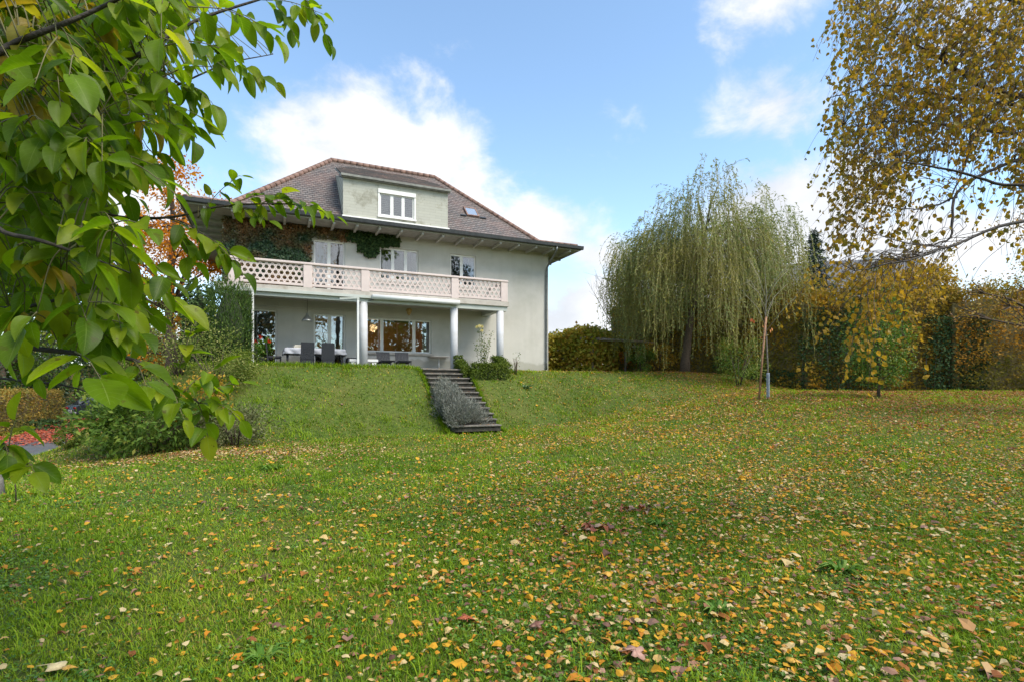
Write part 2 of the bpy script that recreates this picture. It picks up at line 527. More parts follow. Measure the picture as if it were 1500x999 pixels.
lowm = ramp(nt2, mth(nt2, 'ADD', sz.outputs['Z'], mth(nt2, 'MULTIPLY', noise(nt2, 1.6, 5), -.9)), [(-.0, (1, 1, 1)), (.12, (0, 0, 0))])
c = mixc(nt2, mth(nt2, 'MULTIPLY', lowm, .5), c, (.24, .23, .17)); nt2.links.new(c, bs.inputs['Base Color'])
M['white'] = solid('white_paint', (.64, .64, .63), .45, .04, 5)
M['frame'] = solid('window_paint', (.74, .73, .70), .4, .05, 5)
M['pink'] = solid('pale_pink_paint', (.57, .475, .445), .8, .06, 2.2, .2, 80, dirt=(.53, .455, .41), dscale=1.6)
M['slab'] = solid('weathered_slab_edge', (.44, .40, .355), .85, .12, 3, .3, 60, dirt=(.30, .26, .21), dscale=2.2)
M['beam'] = solid('pale_beam_paint', (.42, .44, .405), .7, .06, 3)
M['column'] = solid('column_white', (.48, .485, .505), .7, .07, 2.5, .15, 60, dirt=(.40, .395, .36), dscale=1.4)
M['gutter'] = solid('dark_gutter_metal', (.055, .058, .062), .45, .25, 6, metal=.3)
M['zinc'] = solid('zinc_pipe', (.17, .18, .18), .45, .3, 5, metal=.5)
M['wood_grey'] = solid('grey_eave_boards', (.27, .258, .235), .8, .18, 4, .3, 40)
M['rafter'] = solid('pale_rafter_paint', (.35, .34, .315), .8, .1, 5)
M['dark'] = solid('dark_room', (.06, .055, .05), .9, .1)
M['warm'] = solid('room_walls', (.34, .22, .11), .8, .35, 1.6)
M['curtain'] = solid('white_curtain', (.75, .75, .74), .9, .06, 9)
M['rattan'] = solid('black_rattan', (.018, .02, .026), .55, .3, 60, .8, 160)
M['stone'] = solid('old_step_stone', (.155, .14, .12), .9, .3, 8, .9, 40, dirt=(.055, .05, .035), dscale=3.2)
M['stone_dark'] = solid('dark_riser_stone', (.055, .05, .04), .95, .4, 7, .9, 30)  # risers coloured darker than the treads
M['paving'] = solid('terrace_paving', (.17, .16, .145), .85, .15, 4, .3, 40)

m, nt2, out = new_mat('window_glass')
tr = nd(nt2, 'ShaderNodeBsdfTransparent'); tr.inputs[0].default_value = (.80, .82, .80, 1)
gl = nd(nt2, 'ShaderNodeBsdfGlossy'); gl.inputs['Roughness'].default_value = .015; gl.inputs['Color'].default_value = (.9, .92, .95, 1)
fr = nd(nt2, 'ShaderNodeFresnel'); fr.inputs['IOR'].default_value = 2.1
mx = nd(nt2, 'ShaderNodeMixShader')
nt2.links.new(mth(nt2, 'ADD', mth(nt2, 'MULTIPLY', fr.outputs[0], .8), .10), mx.inputs[0])
bp = nd(nt2, 'ShaderNodeBump'); bp.inputs['Strength'].default_value = .05; bp.inputs['Distance'].default_value = .02
nt2.links.new(noise(nt2, 1.6, 2), bp.inputs['Height']); nt2.links.new(bp.outputs['Normal'], gl.inputs['Normal'])
nt2.links.new(tr.outputs[0], mx.inputs[1]); nt2.links.new(gl.outputs[0], mx.inputs[2]); nt2.links.new(mx.outputs[0], out.inputs[0])
M['glass'] = m

# roof tile: fired clay, grey with age, course by course
m, nt2, out = new_mat('clay_tiles')
b = nd(nt2, 'ShaderNodeBsdfPrincipled'); b.inputs['Roughness'].default_value = .5; b.inputs['Specular IOR Level'].default_value = .45
uvn = nd(nt2, 'ShaderNodeUVMap')
br = nd(nt2, 'ShaderNodeTexBrick'); br.offset = .5; br.inputs['Scale'].default_value = 1.0
br.inputs['Brick Width'].default_value = .21; br.inputs['Row Height'].default_value = .30; br.inputs['Mortar Size'].default_value = .012; br.inputs['Mortar Smooth'].default_value = .3
br.inputs['Color1'].default_value = (.185, .16, .145, 1); br.inputs['Color2'].default_value = (.115, .099, .091, 1); br.inputs['Mortar'].default_value = (.02, .017, .017, 1)
nt2.links.new(uvn.outputs[0], br.inputs['Vector'])
red = ramp(nt2, noise(nt2, .8, 5, .6), [(.44, (0, 0, 0)), (.66, (1, 1, 1))])
red2 = ramp(nt2, noise(nt2, 5.0, 3, .6), [(.52, (0, 0, 0)), (.7, (1, 1, 1))])
c = mixc(nt2, mth(nt2, 'MULTIPLY', red, .30), br.outputs['Color'], (.22, .11, .08))
c = mixc(nt2, mth(nt2, 'MULTIPLY', red2, .3), c, (.25, .135, .10))
nt2.links.new(c, b.inputs['Base Color'])
wv = nd(nt2, 'ShaderNodeTexWave'); wv.wave_type = 'BANDS'; wv.bands_direction = 'X'; wv.inputs['Scale'].default_value = .3183 / .21 * 1.0
nt2.links.new(uvn.outputs[0], wv.inputs['Vector'])
bp = nd(nt2, 'ShaderNodeBump'); bp.inputs['Strength'].default_value = .55; bp.inputs['Distance'].default_value = .03
nt2.links.new(mth(nt2, 'ADD', mth(nt2, 'MULTIPLY', br.outputs['Fac'], -.7), noise(nt2, 30, 3)), bp.inputs['Height'])
nt2.links.new(bp.outputs['Normal'], b.inputs['Normal']); nt2.links.new(b.outputs[0], out.inputs[0])
M['tile'] = m
M['tile_red'] = solid('red_ridge_tiles', (.195, .115, .088), .7, .4, 4, .4, 30)

house = thing('villa', 'large grey-green rendered villa with brown hipped tile roof and pink lattice balcony', 'house', HC, TH)
HL, HR, HB = -15.8, 0.0, 9.8          # wall box in house metres
Z0, ZW = -1.2, 6.55


def wall_with_holes(mb, x0, x1, z0, z1, y0, y1, holes):
    """holes: (hx0, hx1, hz0, hz1)"""
    xs = sorted(set([x0, x1] + [h[0] for h in holes] + [h[1] for h in holes]))
    for i in range(len(xs) - 1):
        a, b = xs[i], xs[i + 1]
        hs = sorted([h for h in holes if h[0] <= a + 1e-6 and h[1] >= b - 1e-6], key=lambda h: h[2])
        z = z0
        for h in hs:
            if h[2] > z: mb.box(a, b, y0, y1, z, h[2])
            z = h[3]
        if z < z1: mb.box(a, b, y0, y1, z, z1)


# facade: openings (x0, x1, z0, z1)
W_UP1 = (-12.12, -10.74, 3.42, 5.93); W_UP2 = (-9.13, -7.25, 4.3, 5.90); W_UP3 = (-5.6, -4.22, 4.3, 5.94)
W_BIG = (-9.9, -6.6, .86, 2.49); D_DIN = (-12.12, -10.72, .06, 2.53); D_LEFT = (-15.35, -13.66, .06, 2.60)
mb = MB()
# (the facade is one skin, thickness .34; columns of boxes butt against each other)
wall_with_holes(mb, HL, HR, Z0, ZW, 0, .34, [W_UP1, W_UP2, W_UP3, W_BIG, D_DIN, D_LEFT])
mb.box(HL, HL + .34, .34, HB - .34, Z0, ZW); mb.box(HR - .34, HR, .34, HB - .34, Z0, ZW); mb.box(HL, HR, HB - .34, HB, Z0, ZW)
mb.build('wall', M['render'], house)
MB().box(HL + .34, HR - .34, .34, HB - .34, 2.95, 3.2).build('upper_floor', M['dark'], house)
mb = MB(); mb.box(HL + .34, HR - .34, 5.2, 5.3, .03, 2.95); mb.box(HL + .34, HR - .34, .34, 5.2, -.02, .03)
mb.box(-10.5, -10.4, .34, 5.2, .03, 2.95); mb.box(-6.3, -6.2, .34, 5.2, .03, 2.95)
mb.build('room', M['warm'], house)
mb = MB(); mb.box(HL + .34, HR - .34, 3.4, 3.5, 3.2, ZW); mb.build('upstairs_room_wall', M['dark'], house)


def window(op, mullions, sill=True, label=None, door=False, name='window', fr=.075, mats=None, shutter=None, curtain=None, y=.10, parent=None):
    """frame (this mesh) > pane (one per bay), sill"""
    x0, x1, z0, z1 = op
    mb = MB()
    e = .003
    mb.box(x0 + e, x0 + fr, y, y + .07, z0 + e, z1 - e); mb.box(x1 - fr, x1 - e, y, y + .07, z0 + e, z1 - e)
    mb.box(x0 + fr, x1 - fr, y, y + .07, z1 - fr, z1 - e); mb.box(x0 + fr, x1 - fr, y, y + .07, z0 + e, z0 + fr)
    for mx_ in mullions: mb.box(mx_ - .075, mx_ + .075, y - .008, y + .078, z0 + fr, z1 - fr)
    f = mb.build(name, M['frame'], parent or house)
    if label: f['label'] = label
    xs = [x0 + fr] + [v for q in mullions for v in (q - .075, q + .075)] + [x1 - fr]
    for i in range(0, len(xs), 2):
        MB().box(xs[i], xs[i + 1], y + .03, y + .04, z0 + fr, z1 - fr).build('pane', M['glass'], f)
    if sill and not door:
        MB().bbox(x0 - .12, x1 + .12, -.10, y - .004, z0 - .11, z0 - .004, .012).build('sill', M['slab'], f)
    if shutter is not None:
        mb = MB(); k = 0; z = z1 - fr - .004
        while z > shutter:
            mb.box(xs[0] + .01, xs[1] - .01 if False else xs[-1] - .01, y + .045, y + .058, z - .045, z); z -= .05
        mb.build('roller_blind', M['zinc'] if mats is None else mats, f)
    if curtain:
        for ca, cb in curtain:
            n = 40; mb = MB(); pts = []
            for i in range(n + 1):
                x = ca + (cb - ca) * i / n; yy = y + .22 + .035 * math.sin(i * 1.9)
                pts.append((x, yy))
            for i in range(n):
                mb.add([(pts[i][0], pts[i][1], z0 + .02), (pts[i + 1][0], pts[i + 1][1], z0 + .02), (pts[i + 1][0], pts[i + 1][1], z1 - .05), (pts[i][0], pts[i][1], z1 - .05)], [(0, 1, 2, 3)], True)
            mb.build('curtain', M['curtain'], f)
    return f


window(W_UP1, [-11.45], door=True, name='balcony_door', curtain=[(-11.95, -11.62), (-10.98, -10.8)])
window(W_UP2, [-8.5, -7.87], curtain=[(-9.1, -8.85), (-7.5, -7.28)])
window(W_UP3, [-4.98], curtain=[(-4.55, -4.25)])
window(W_BIG, [-9.02, -7.45], label='wide ground floor window with a warm lit room behind', curtain=[(-6.98, -6.63)])
window(D_DIN, [-11.42], door=True, name='terrace_door', shutter=1.75)
window(D_LEFT, [], door=True, name='terrace_door', shutter=1.5)

# eave: soffit, rafters, fascia, gutter
O = 1.3; ZE = 6.52
mb = MB()
for x0, x1, y0, y1 in ((HL - O, HR + O - .12, -O, 0), (HL - O, HR + O - .12, HB, HB + O), (HL - O, HL, 0, HB), (HR, HR + O - .12, 0, HB)):
    mb.box(x0 + .02, x1 - .02, y0 + (.02 if y0 < 0 else 0), y1, ZE - .02, ZE + .02)
mb.build('soffit', M['wood_grey'], house)
rb = MB().box(-.05, .05, -O + .03, -.003, ZE - .15, ZE - .023)
r0 = None
for i in range(18):
    x = HL - .55 + i * 1.0
    if r0 is None: r0 = rb.build('rafter', M['rafter'], house); o = r0
    else: o = r0.copy(); COL.objects.link(o)
    o.location = (x, 0, 0)
rb = MB().box(HR + .003, HR + O - .15, -.05, .05, ZE - .15, ZE - .023); rl = MB().box(HL - O + .03, HL - .003, -.05, .05, ZE - .15, ZE - .023)
for k, q in enumerate((rb, rl)):
    q0 = None
    for i in range(4):
        if q0 is None: q0 = q.build('rafter', M['rafter'], house); o = q0
        else: o = q0.copy(); COL.objects.link(o)
        o.location = (0, .7 + i * 1.1, 0)
mb = MB()
xa, xb, ya, yb = HL - O, HR + O - .12, -O, HB + O
for t0, t1, zz0, zz1 in ((.0, .03, ZE - .05, ZE + .14),):
    mb.box(xa, xb, ya - t1, ya, zz0, zz1); mb.box(xa, xb, yb, yb + t1, zz0, zz1)
    mb.box(xa - t1, xa, ya - t1, yb + t1, zz0, zz1); mb.box(xb, xb + t1, ya - t1, yb + t1, zz0, zz1)
mb.build('fascia', M['rafter'], house)
def gutter_run(mb, p0, p1, out_dir):
    p0 = np.array(p0); p1 = np.array(p1); o = np.array(out_dir)
    prof = [(.0, .17), (.0, .03), (.03, -.005), (.09, -.01), (.135, .03), (.145, .10), (.15, .17), (.163, .175), (.158, .15), (.14, .02 + .03), (.09, .02), (.02, .03), (.012, .17)]
    vs = []; n = len(prof)
    for p in (p0, p1):
        for a, z in prof: vs.append(p + o * a + np.array([0, 0, z]))
    mb.add(vs, [(i, (i + 1) % n, n + (i + 1) % n, n + i) for i in range(n)] + [tuple(range(n))[::-1], tuple(range(n, 2 * n))])
mb = MB(); g = .034
gutter_run(mb, (xa - .19, ya - g, ZE), (xb + .19, ya - g, ZE), (0, -1, 0)); gutter_run(mb, (xb + g, ya - .03, ZE - .002), (xb + g, yb, ZE - .002), (1, 0, 0))
gutter_run(mb, (xa - g, ya - .03, ZE - .002), (xa - g, yb, ZE - .002), (-1, 0, 0))
mb.build('gutter', M['gutter'], house)
mb = MB()
mb.tube([(-.22, -O - .10, ZE - .0), (-.22, -O - .05, ZE - .16), (-.20, -O + .25, ZE - .36), (-.17, -.42, ZE - .66), (-.155, -.14, ZE - .84), (-.15, -.085, ZE - 1.0), (-.15, -.085, .55), (-.15, -.085, .12)], .052, 10)
for z in (5.2, 3.4, 1.6): mb.tube([(-.15, -.085, z), (-.15, -.085, z + .04)], .064, 10)
mb.build('downspout', M['zinc'], house)
MB().tube([(-.15, -.085, .13), (-.15, -.085, -.2)], .06, 10).build('downspout_foot', M['slab'], house)

# roof: bell-cast hip, courses of tiles as real steps
KN = 1.6; ZG = ZE + .15; ZK = 7.15; RS = 6.2; ZR = 11.62
mbv, mbf, mbu = [], [], []


def ring(s):
    """rectangle corners at inset s from the eave, with height"""
    z = ZG + (ZK - ZG) * s / KN if s <= KN else ZK + (ZR - ZK) * (s - KN) / (RS - KN)
    return xa + s, xb - s, ya + s, yb - s, z


segs = []
s = 0.0
L1 = math.hypot(KN, ZK - ZG); L2 = math.hypot(RS - KN, ZR - ZK)
n1_, n2_ = 8, 31
ss = [KN * i / n1_ for i in range(n1_)] + [KN + (RS - KN) * i / n2_ for i in range(n2_ + 1)]
vlen = 0.0
for i in range(len(ss) - 1):
    s0, s1 = ss[i], ss[i + 1]
    A = ring(s0); B = ring(s1); v0 = vlen; vlen += math.hypot(s1 - s0, B[4] - A[4]); v1 = vlen
    row = .30 * i
    for side in range(4):
        def corner(q, which, dz):
            X0, X1, Y0, Y1, Z = q
            return {0: [(X0, Y0), (X1, Y0)], 1: [(X1, Y0), (X1, Y1)], 2: [(X1, Y1), (X0, Y1)], 3: [(X0, Y1), (X0, Y0)]}[side][which] + (Z + dz,)
        a0, a1 = corner(A, 0, .034), corner(A, 1, .034); b1, b0 = corner(B, 1, .006), corner(B, 0, .006)
        c0, c1 = corner(A, 0, -.012), corner(A, 1, -.012)
        ax = 0 if side in (0, 2) else 1; sg = 1 if side in (0, 1) else -1
        def uvp(p, v): return (p[ax] * sg + (.0 if side % 2 == 0 else .07), v)
        k = len(mbv)
        mbv += [a0, a1, b1, b0]; mbu += [uvp(a0, row + .01), uvp(a1, row + .01), uvp(b1, row + .29), uvp(b0, row + .29)]; mbf.append((k, k + 1, k + 2, k + 3))
        k = len(mbv)
        mbv += [c0, c1, a1, a0]; mbu += [uvp(c0, row + .002), uvp(c1, row + .002), uvp(a1, row + .008), uvp(a0, row + .008)]; mbf.append((k, k + 1, k + 2, k + 3))
link('roof', np_mesh('roof', np.array(mbv), np.array(mbf), uv=np.array(mbu)), M['tile'], house)
roof = house.children[-1]


def roof_z(y):
    s = y + O
    return ZG + (ZK - ZG) * s / KN if s <= KN else ZK + (ZR - ZK) * (s - KN) / (RS - KN)


mb = MB()


def caps(p0, p1, n, r0=.135, lift=.03):
    p0 = np.array(p0, float); p1 = np.array(p1, float); t = (p1 - p0) / n
    for i in range(n):
        q0 = p0 + t * i - t * .06 + np.array([0, 0, lift - .03]); q1 = p0 + t * (i + 1) + np.array([0, 0, lift])
        mb.tube([q0, q0 * .5 + q1 * .5, q1], [r0 * 1.12, r0, r0 * .88], 10)


for (cx_, cy_, ex, ey) in ((xa, ya, 1, 1), (xb, ya, -1, 1), (xa, yb, 1, -1), (xb, yb, -1, -1)):
    k = (cx_ + ex * KN, cy_ + ey * KN, ZK); rr = (cx_ + ex * RS, cy_ + ey * RS, ZR)
    caps((cx_ + ex * .1, cy_ + ey * .1, ZG + .03), k, 6); caps(k, rr, 21)
caps((xa + RS, ya + RS, ZR + .02), (xb - RS, ya + RS, ZR + .02), 17)
mb.build('ridge_tiles', M['tile_red'], roof)

# dormer
m, nt2, out = new_mat('pale_green_shingles')
b = nd(nt2, 'ShaderNodeBsdfPrincipled'); b.inputs['Roughness'].default_value = .85
tcn = nd(nt2, 'ShaderNodeTexCoord'); mp = nd(nt2, 'ShaderNodeMapping'); mp.inputs['Rotation'].default_value = (math.pi / 2, 0, 0)
nt2.links.new(tcn.outputs['Object'], mp.inputs[0])
br = nd(nt2, 'ShaderNodeTexBrick'); br.inputs['Scale'].default_value = 1; br.inputs['Brick Width'].default_value = .6; br.inputs['Row Height'].default_value = .14; br.inputs['Mortar Size'].default_value = .005
br.inputs['Color1'].default_value = (.41, .405, .345, 1); br.inputs['Color2'].default_value = (.385, .38, .325, 1); br.inputs['Mortar'].default_value = (.29, .285, .24, 1)
nt2.links.new(mp.outputs[0], br.inputs['Vector'])
al = ramp(nt2, noise(nt2, 1.3, 8, .72, dist=.3), [(.52, (0, 0, 0)), (.68, (1, 1, 1))])
c = mixc(nt2, mth(nt2, 'MULTIPLY', al, .75), br.outputs['Color'], (.155, .145, .095))
nt2.links.new(c, b.inputs['Base Color'])
bp = nd(nt2, 'ShaderNodeBump'); bp.inputs['Strength'].default_value = .4; bp.inputs['Distance'].default_value = .01; bp.invert = True
nt2.links.new(br.outputs['Fac'], bp.inputs['Height']); nt2.links.new(bp.outputs['Normal'], b.inputs['Normal']); nt2.links.new(b.outputs[0], out.inputs[0])
M['shingle'] = m
DX0, DX1, DY, DZ0, DZ1 = -10.80, -5.66, .25, 7.0, 9.06
W_DOR = (-9.10, -7.40, 7.50, 8.60)
mb = MB(); wall_with_holes(mb, DX0, DX1, DZ0, DZ1, DY, DY + .18, [W_DOR])
for x in (DX0, DX1 - .12):
    def cheek(xx): return [(xx, DY + .18, DZ0 + .05), (xx, 3.6, roof_z(3.6)), (xx, 4.4, DZ1 + .4 * 4.4 - .1), (xx, DY + .18, DZ1)]
    mb.prism(cheek(x), (.12, 0, 0))
dorm = mb.build('dormer', M['shingle'], house)
mb = MB()
yd0, yd1 = .10, 4.55; sl = .485
za, zb_ = DZ1 + .10, DZ1 + .10 + sl * (yd1 - yd0)
x0, x1 = DX0 - .09, DX1 + .09
nr = 16
dv_, df_, du_ = [], [], []
for i in range(nr):
    a, b2 = yd0 + (yd1 - yd0) * i / nr, yd0 + (yd1 - yd0) * (i + 1) / nr
    z0_, z1_ = za + sl * (a - yd0) + .03, za + sl * (b2 - yd0)
    # the sides taper towards the top so that the small roof ends in hips
    q = .55 * max(0, (a - 2.6)); q2 = .55 * max(0, (b2 - 2.6))
    k = len(dv_); dv_ += [(x0 + q, a, z0_), (x1 - q, a, z0_), (x1 - q2, b2, z1_), (x0 + q2, b2, z1_)]
    du_ += [(x0 + q, .3 * i + .01), (x1 - q, .3 * i + .01), (x1 - q2, .3 * i + .29), (x0 + q2, .3 * i + .29)]; df_.append((k, k + 1, k + 2, k + 3))
    k = len(dv_); dv_ += [(x0 + q, a, z0_ - .045), (x1 - q, a, z0_ - .045), (x1 - q, a, z0_), (x0 + q, a, z0_)]
    du_ += [(x0, .3 * i + .002), (x1, .3 * i + .002), (x1, .3 * i + .008), (x0, .3 * i + .008)]; df_.append((k, k + 1, k + 2, k + 3))
link('dormer_roof', np_mesh('dormer_roof', np.array(dv_), np.array(df_), uv=np.array(du_)), M['tile_dormer'] if 'tile_dormer' in M else M['tile'], dorm)
mb = MB()
mb.box(x0 - .02, x1 + .02, yd0 - .07, yd0 - .004, za - .07, za + .03)
mb.box(x0, x1, yd0, DY - .004, za - .11, za - .072)
for xs_ in (x0, x1 - .07):
    mb.prism([(xs_, yd0, za - .12), (xs_, yd1 - 1.4, za - .12 + sl * (yd1 - 1.4 - yd0)), (xs_, yd1 - 1.4, za - .03 + sl * (yd1 - 1.4 - yd0)), (xs_, yd0, za - .03)], (.07, 0, 0))
mb.build('dormer_eave', solid('weathered_grey_trim', (.20, .20, .18), .75, .3, 4), dorm)
window(W_DOR, [-8.5, -7.95], name='dormer_window', sill=False, y=DY + .04, parent=dorm)
# its panes hang one level too deep for a sub-part, so they go under the dormer itself
dw = [o for o in dorm.children if o.name.startswith('dormer_window')][0]
for o in list(dw.children): o.parent = dorm
MB().box(W_DOR[0] - .07, W_DOR[1] + .07, DY - .05, DY - .003, W_DOR[3] - .02, W_DOR[3] + .18).build('shutter_box', M['frame'], dorm)
mb = MB(); mb.box(W_DOR[0] - .07, W_DOR[0] + .0, DY - .03, DY - .004, W_DOR[2] - .02, W_DOR[3] - .025); mb.box(W_DOR[1], W_DOR[1] + .07, DY - .03, DY - .004, W_DOR[2] - .02, W_DOR[3] - .025)
mb.box(W_DOR[0] - .1, W_DOR[1] + .1, DY - .08, DY - .005, W_DOR[2] - .10, W_DOR[2] - .024); mb.build('window_surround', M['frame'], dorm)
MB().box(DX0 + .4, DX1 - .4, 2.2, 2.3, 8.0, 9.6).build('dormer_room_wall', M['curtain'], dorm)
MB().box(DX0 - .05, DX1 + .05, DY - .12, DY - .004, 7.14, 7.26).build('flashing', M['frame'], dorm)

# skylight: lies in the roof slope
sk_a = math.atan2(ZR - ZK, RS - KN)
def on_roof(x, y, n): return (x, y - n * math.sin(sk_a), roof_z(y) + n * math.cos(sk_a))
x0, x1, y0, y1 = -4.06, -3.48, 1.75, 2.32
mb = MB()
for a, b2, c_, d_ in ((x0 - .07, x0, y0 - .06, y1 + .06), (x1, x1 + .07, y0 - .06, y1 + .06), (x0, x1, y0 - .06, y0), (x0, x1, y1, y1 + .06)):
    mb.prism([on_roof(a, c_, .0), on_roof(b2, c_, .0), on_roof(b2, d_, .0), on_roof(a, d_, .0)], np.array(on_roof(0, 0, .12)) - np.array(on_roof(0, 0, 0)))
sky_l = mb.build('skylight', M['tile_red'], house)
sg = MB().prism([on_roof(x0, y0, .08), on_roof(x1, y0, .08), on_roof(x1, y1, .08), on_roof(x0, y1, .08)], np.array(on_roof(0, 0, .02)) - np.array(on_roof(0, 0, 0)))
m, nt2, out = new_mat('skylight_glass')
b = nd(nt2, 'ShaderNodeBsdfPrincipled'); b.inputs['Base Color'].default_value = (.6, .64, .67, 1); b.inputs['Roughness'].default_value = .05; b.inputs['Specular IOR Level'].default_value = 1.0; b.inputs['Metallic'].default_value = .7
nt2.links.new(b.outputs[0], out.inputs[0]); sg.build('pane', m, sky_l)
for sgn in (-1, 1):
    xx = x0 - .45 if sgn < 0 else x1 + .12
    MB().prism([on_roof(xx, y0 - .1, .04), on_roof(xx + .33, y0 - .1, .04), on_roof(xx + .33, y0 - .02, .04), on_roof(xx, y0 - .02, .04)], np.array(on_roof(0, 0, .05)) - np.array(on_roof(0, 0, 0))).build('snow_guard', M['gutter'], sky_l)

# balcony
BY = -2.18; BX0, BX1 = -15.42, -3.40
bal = MB()
bal.box(-15.9, BX1 + .06, BY - .06, -.003, 3.08, 3.30)
balc = bal.build('balcony', M['slab'], house)
mb = MB(); mb.box(-15.9, -9.0, BY - .10, BY - .063, 3.02, 3.14); mb.box(-15.9, BX1 - .0, BY + .02, BY + .28, 2.86, 3.077); mb.box(BX1 - .52, BX1 - .2, BY + .285, -.004, 2.86, 3.077); mb.build('balcony_beam', M['beam'], balc)
rail = MB(); rail.bbox(BX0 - .02, BX1 + .03, BY - .06, BY + .16, 4.25, 4.345, .015); rail.box(BX0, BX1, BY - .02, BY + .12, 3.36, 3.46)
rail.box(BX1 - .12, BX1, BY + .165, -.005, 4.25, 4.34)
rl_o = rail.build('railing', M['pink'], house)
posts = [BX0 + .17, -12.49, -10.15, -6.07, BX1 - .17]
pm = MB().bbox(-.175, .175, BY - .035, BY + .135, 3.302, 4.247, .012); p0 = None
for x in posts:
    if p0 is None: p0 = pm.build('railing_post', M['pink'], rl_o); o = p0
    else: o = p0.copy(); COL.objects.link(o)
    o.location = (x, 0, 0)


def lattice(x0, x1, z0, z1, y, hexw=.225, wd=.046):
    mb = MB(); d = hexw * .866
    for fam, ang in enumerate((0.0, math.pi / 3, 2 * math.pi / 3)):
        nx_, nz_ = -math.sin(ang), math.cos(ang); tx, tz = math.cos(ang), math.sin(ang)
        cx_, cz_ = x0, z0
        vals = [(x - cx_) * nx_ + (z - cz_) * nz_ for x in (x0, x1) for z in (z0, z1)]
        k0 = int(math.floor(min(vals) / d)) - 1; k1 = int(math.ceil(max(vals) / d)) + 1
        for k in range(k0, k1 + 1):
            off = (k + .5) * d
            px, pz = cx_ + nx_ * off, cz_ + nz_ * off
            lo, hi = -1e9, 1e9
            for p, t, a, b in ((px, tx, x0, x1), (pz, tz, z0, z1)):
                if abs(t) < 1e-9:
                    if p < a or p > b: lo, hi = 1, 0
                    continue
                u, v = (a - p) / t, (b - p) / t
                lo = max(lo, min(u, v)); hi = min(hi, max(u, v))
            if hi - lo < .02: continue
            hw = wd / 2; y0_, y1_ = y - .024 - .003 * fam, y + .024 + .003 * fam
            A = np.array([px + tx * lo, pz + tz * lo]); B = np.array([px + tx * hi, pz + tz * hi]); N = np.array([nx_, nz_]) * hw
            q = [A - N, B - N, B + N, A + N]
            mb.prism([(p[0], y0_, p[1]) for p in q], (0, y1_ - y0_, 0))
    return mb


for i in range(4):
    lattice(posts[i] + .178, posts[i + 1] - .178, 3.463, 4.247, BY + .05).build('railing_panel', M['pink'], rl_o)
c0 = None
for x, z1, y in ((-3.72, 2.857, BY + .16), (-6.06, 2.857, BY + .16), (-10.2, 2.857, BY + .16)):
    mbc = MB().lathe([(.175, -.3), (.175, 2.857)], n=28)
    if c0 is None: c0 = mbc.build('column', M['column'], house); o = c0
    else: o = c0.copy(); COL.objects.link(o)
    o.location = (x, y, 0)
mb = MB(); mb.tube([(-9.88, BY - .16, 3.085), (-5.9, BY - .16, 3.085)], .105, 14); mb.box(-9.88, -5.9, BY - .13, BY - .066, 3.0, 3.19)
aw = mb.build('awning_cassette', M['white'], house)
mb = MB(); mb.tube([(-9.8, BY - .1, 2.98), (-10.1, BY + .1, 2.9), (-10.15, BY + .18, 2.72)], .03, 8); mb.build('awning_arm', M['zinc'], aw)
mb = MB(); mb.tube([(-15.0, -.3, 2.72), (-10.2, -.3, 2.72)], .012, 6); mb.tube([(-13.6, -.3, 2.72), (-13.6, -.3, 3.05)], .01, 6); mb.tube([(-10.25, -.3, 2.72), (-10.25, -.3, 3.05)], .01, 6); mb.tube([(-14.95, -.3, 2.72), (-14.95, -.3, 3.05)], .01, 6)
mb.build('curtain_rail', M['beam'], balc)

# terrace paving, garden stairs
t = MB().box(-16.6, -3.3, -2.75, -.004, -.6, .03).build('terrace', M['paving'], None)
t.location = tuple(HC); t.rotation_euler = (0, 0, TH); tag(t, kind='structure')
stairs = thing('garden_stairs', 'worn grey stone garden stairs cut into the grass bank below the terrace', 'stairs', HW(-6.98, -5.3, -1.2), TH)
for i in range(ST_N):
    zt = -.02 - i * ST_H; y1 = ST_Y0 - i * ST_D
    mb = MB(); j = .03 * (random.random() - .5)
    mb.bbox(ST_X0 + j, ST_X1 + j * 1.5, y1 - ST_D - .05, y1 + .06, zt - .065, zt, .016)
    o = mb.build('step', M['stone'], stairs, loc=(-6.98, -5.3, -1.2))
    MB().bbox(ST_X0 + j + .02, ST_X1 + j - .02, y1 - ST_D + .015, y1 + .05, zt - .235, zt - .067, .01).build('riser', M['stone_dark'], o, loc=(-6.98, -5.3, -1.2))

# ================================================================== grass, clover, fallen leaves
def on_lawn(x, y):
    hx, hy = to_house(x, y)
    ok = ~in_poly(x, y, DRIVE)
    ok &= ~((hx > -16.7) & (hx < -3.25) & (hy > -2.8) & (hy < 12))
    ok &= ~((hx > -16) & (hx < .1) & (hy > -.05) & (hy < 12))
    ok &= ~((hx > ST_X0 - .02) & (hx < ST_X1 + .02) & (hy > -7.72) & (hy < -2.8))
    return ok


def scatter(y0, y1, dens, rng, side=1.06, extra=1.2):
    xm = y1 * side + extra
    n = int(2 * xm * (y1 - y0) * dens)
    y = rng.uniform(y0, y1, n); x = rng.uniform(-xm, xm, n)
    k = np.abs(x) < y * side + extra
    x, y = x[k], y[k]; k = on_lawn(x, y)
    return x[k], y[k]


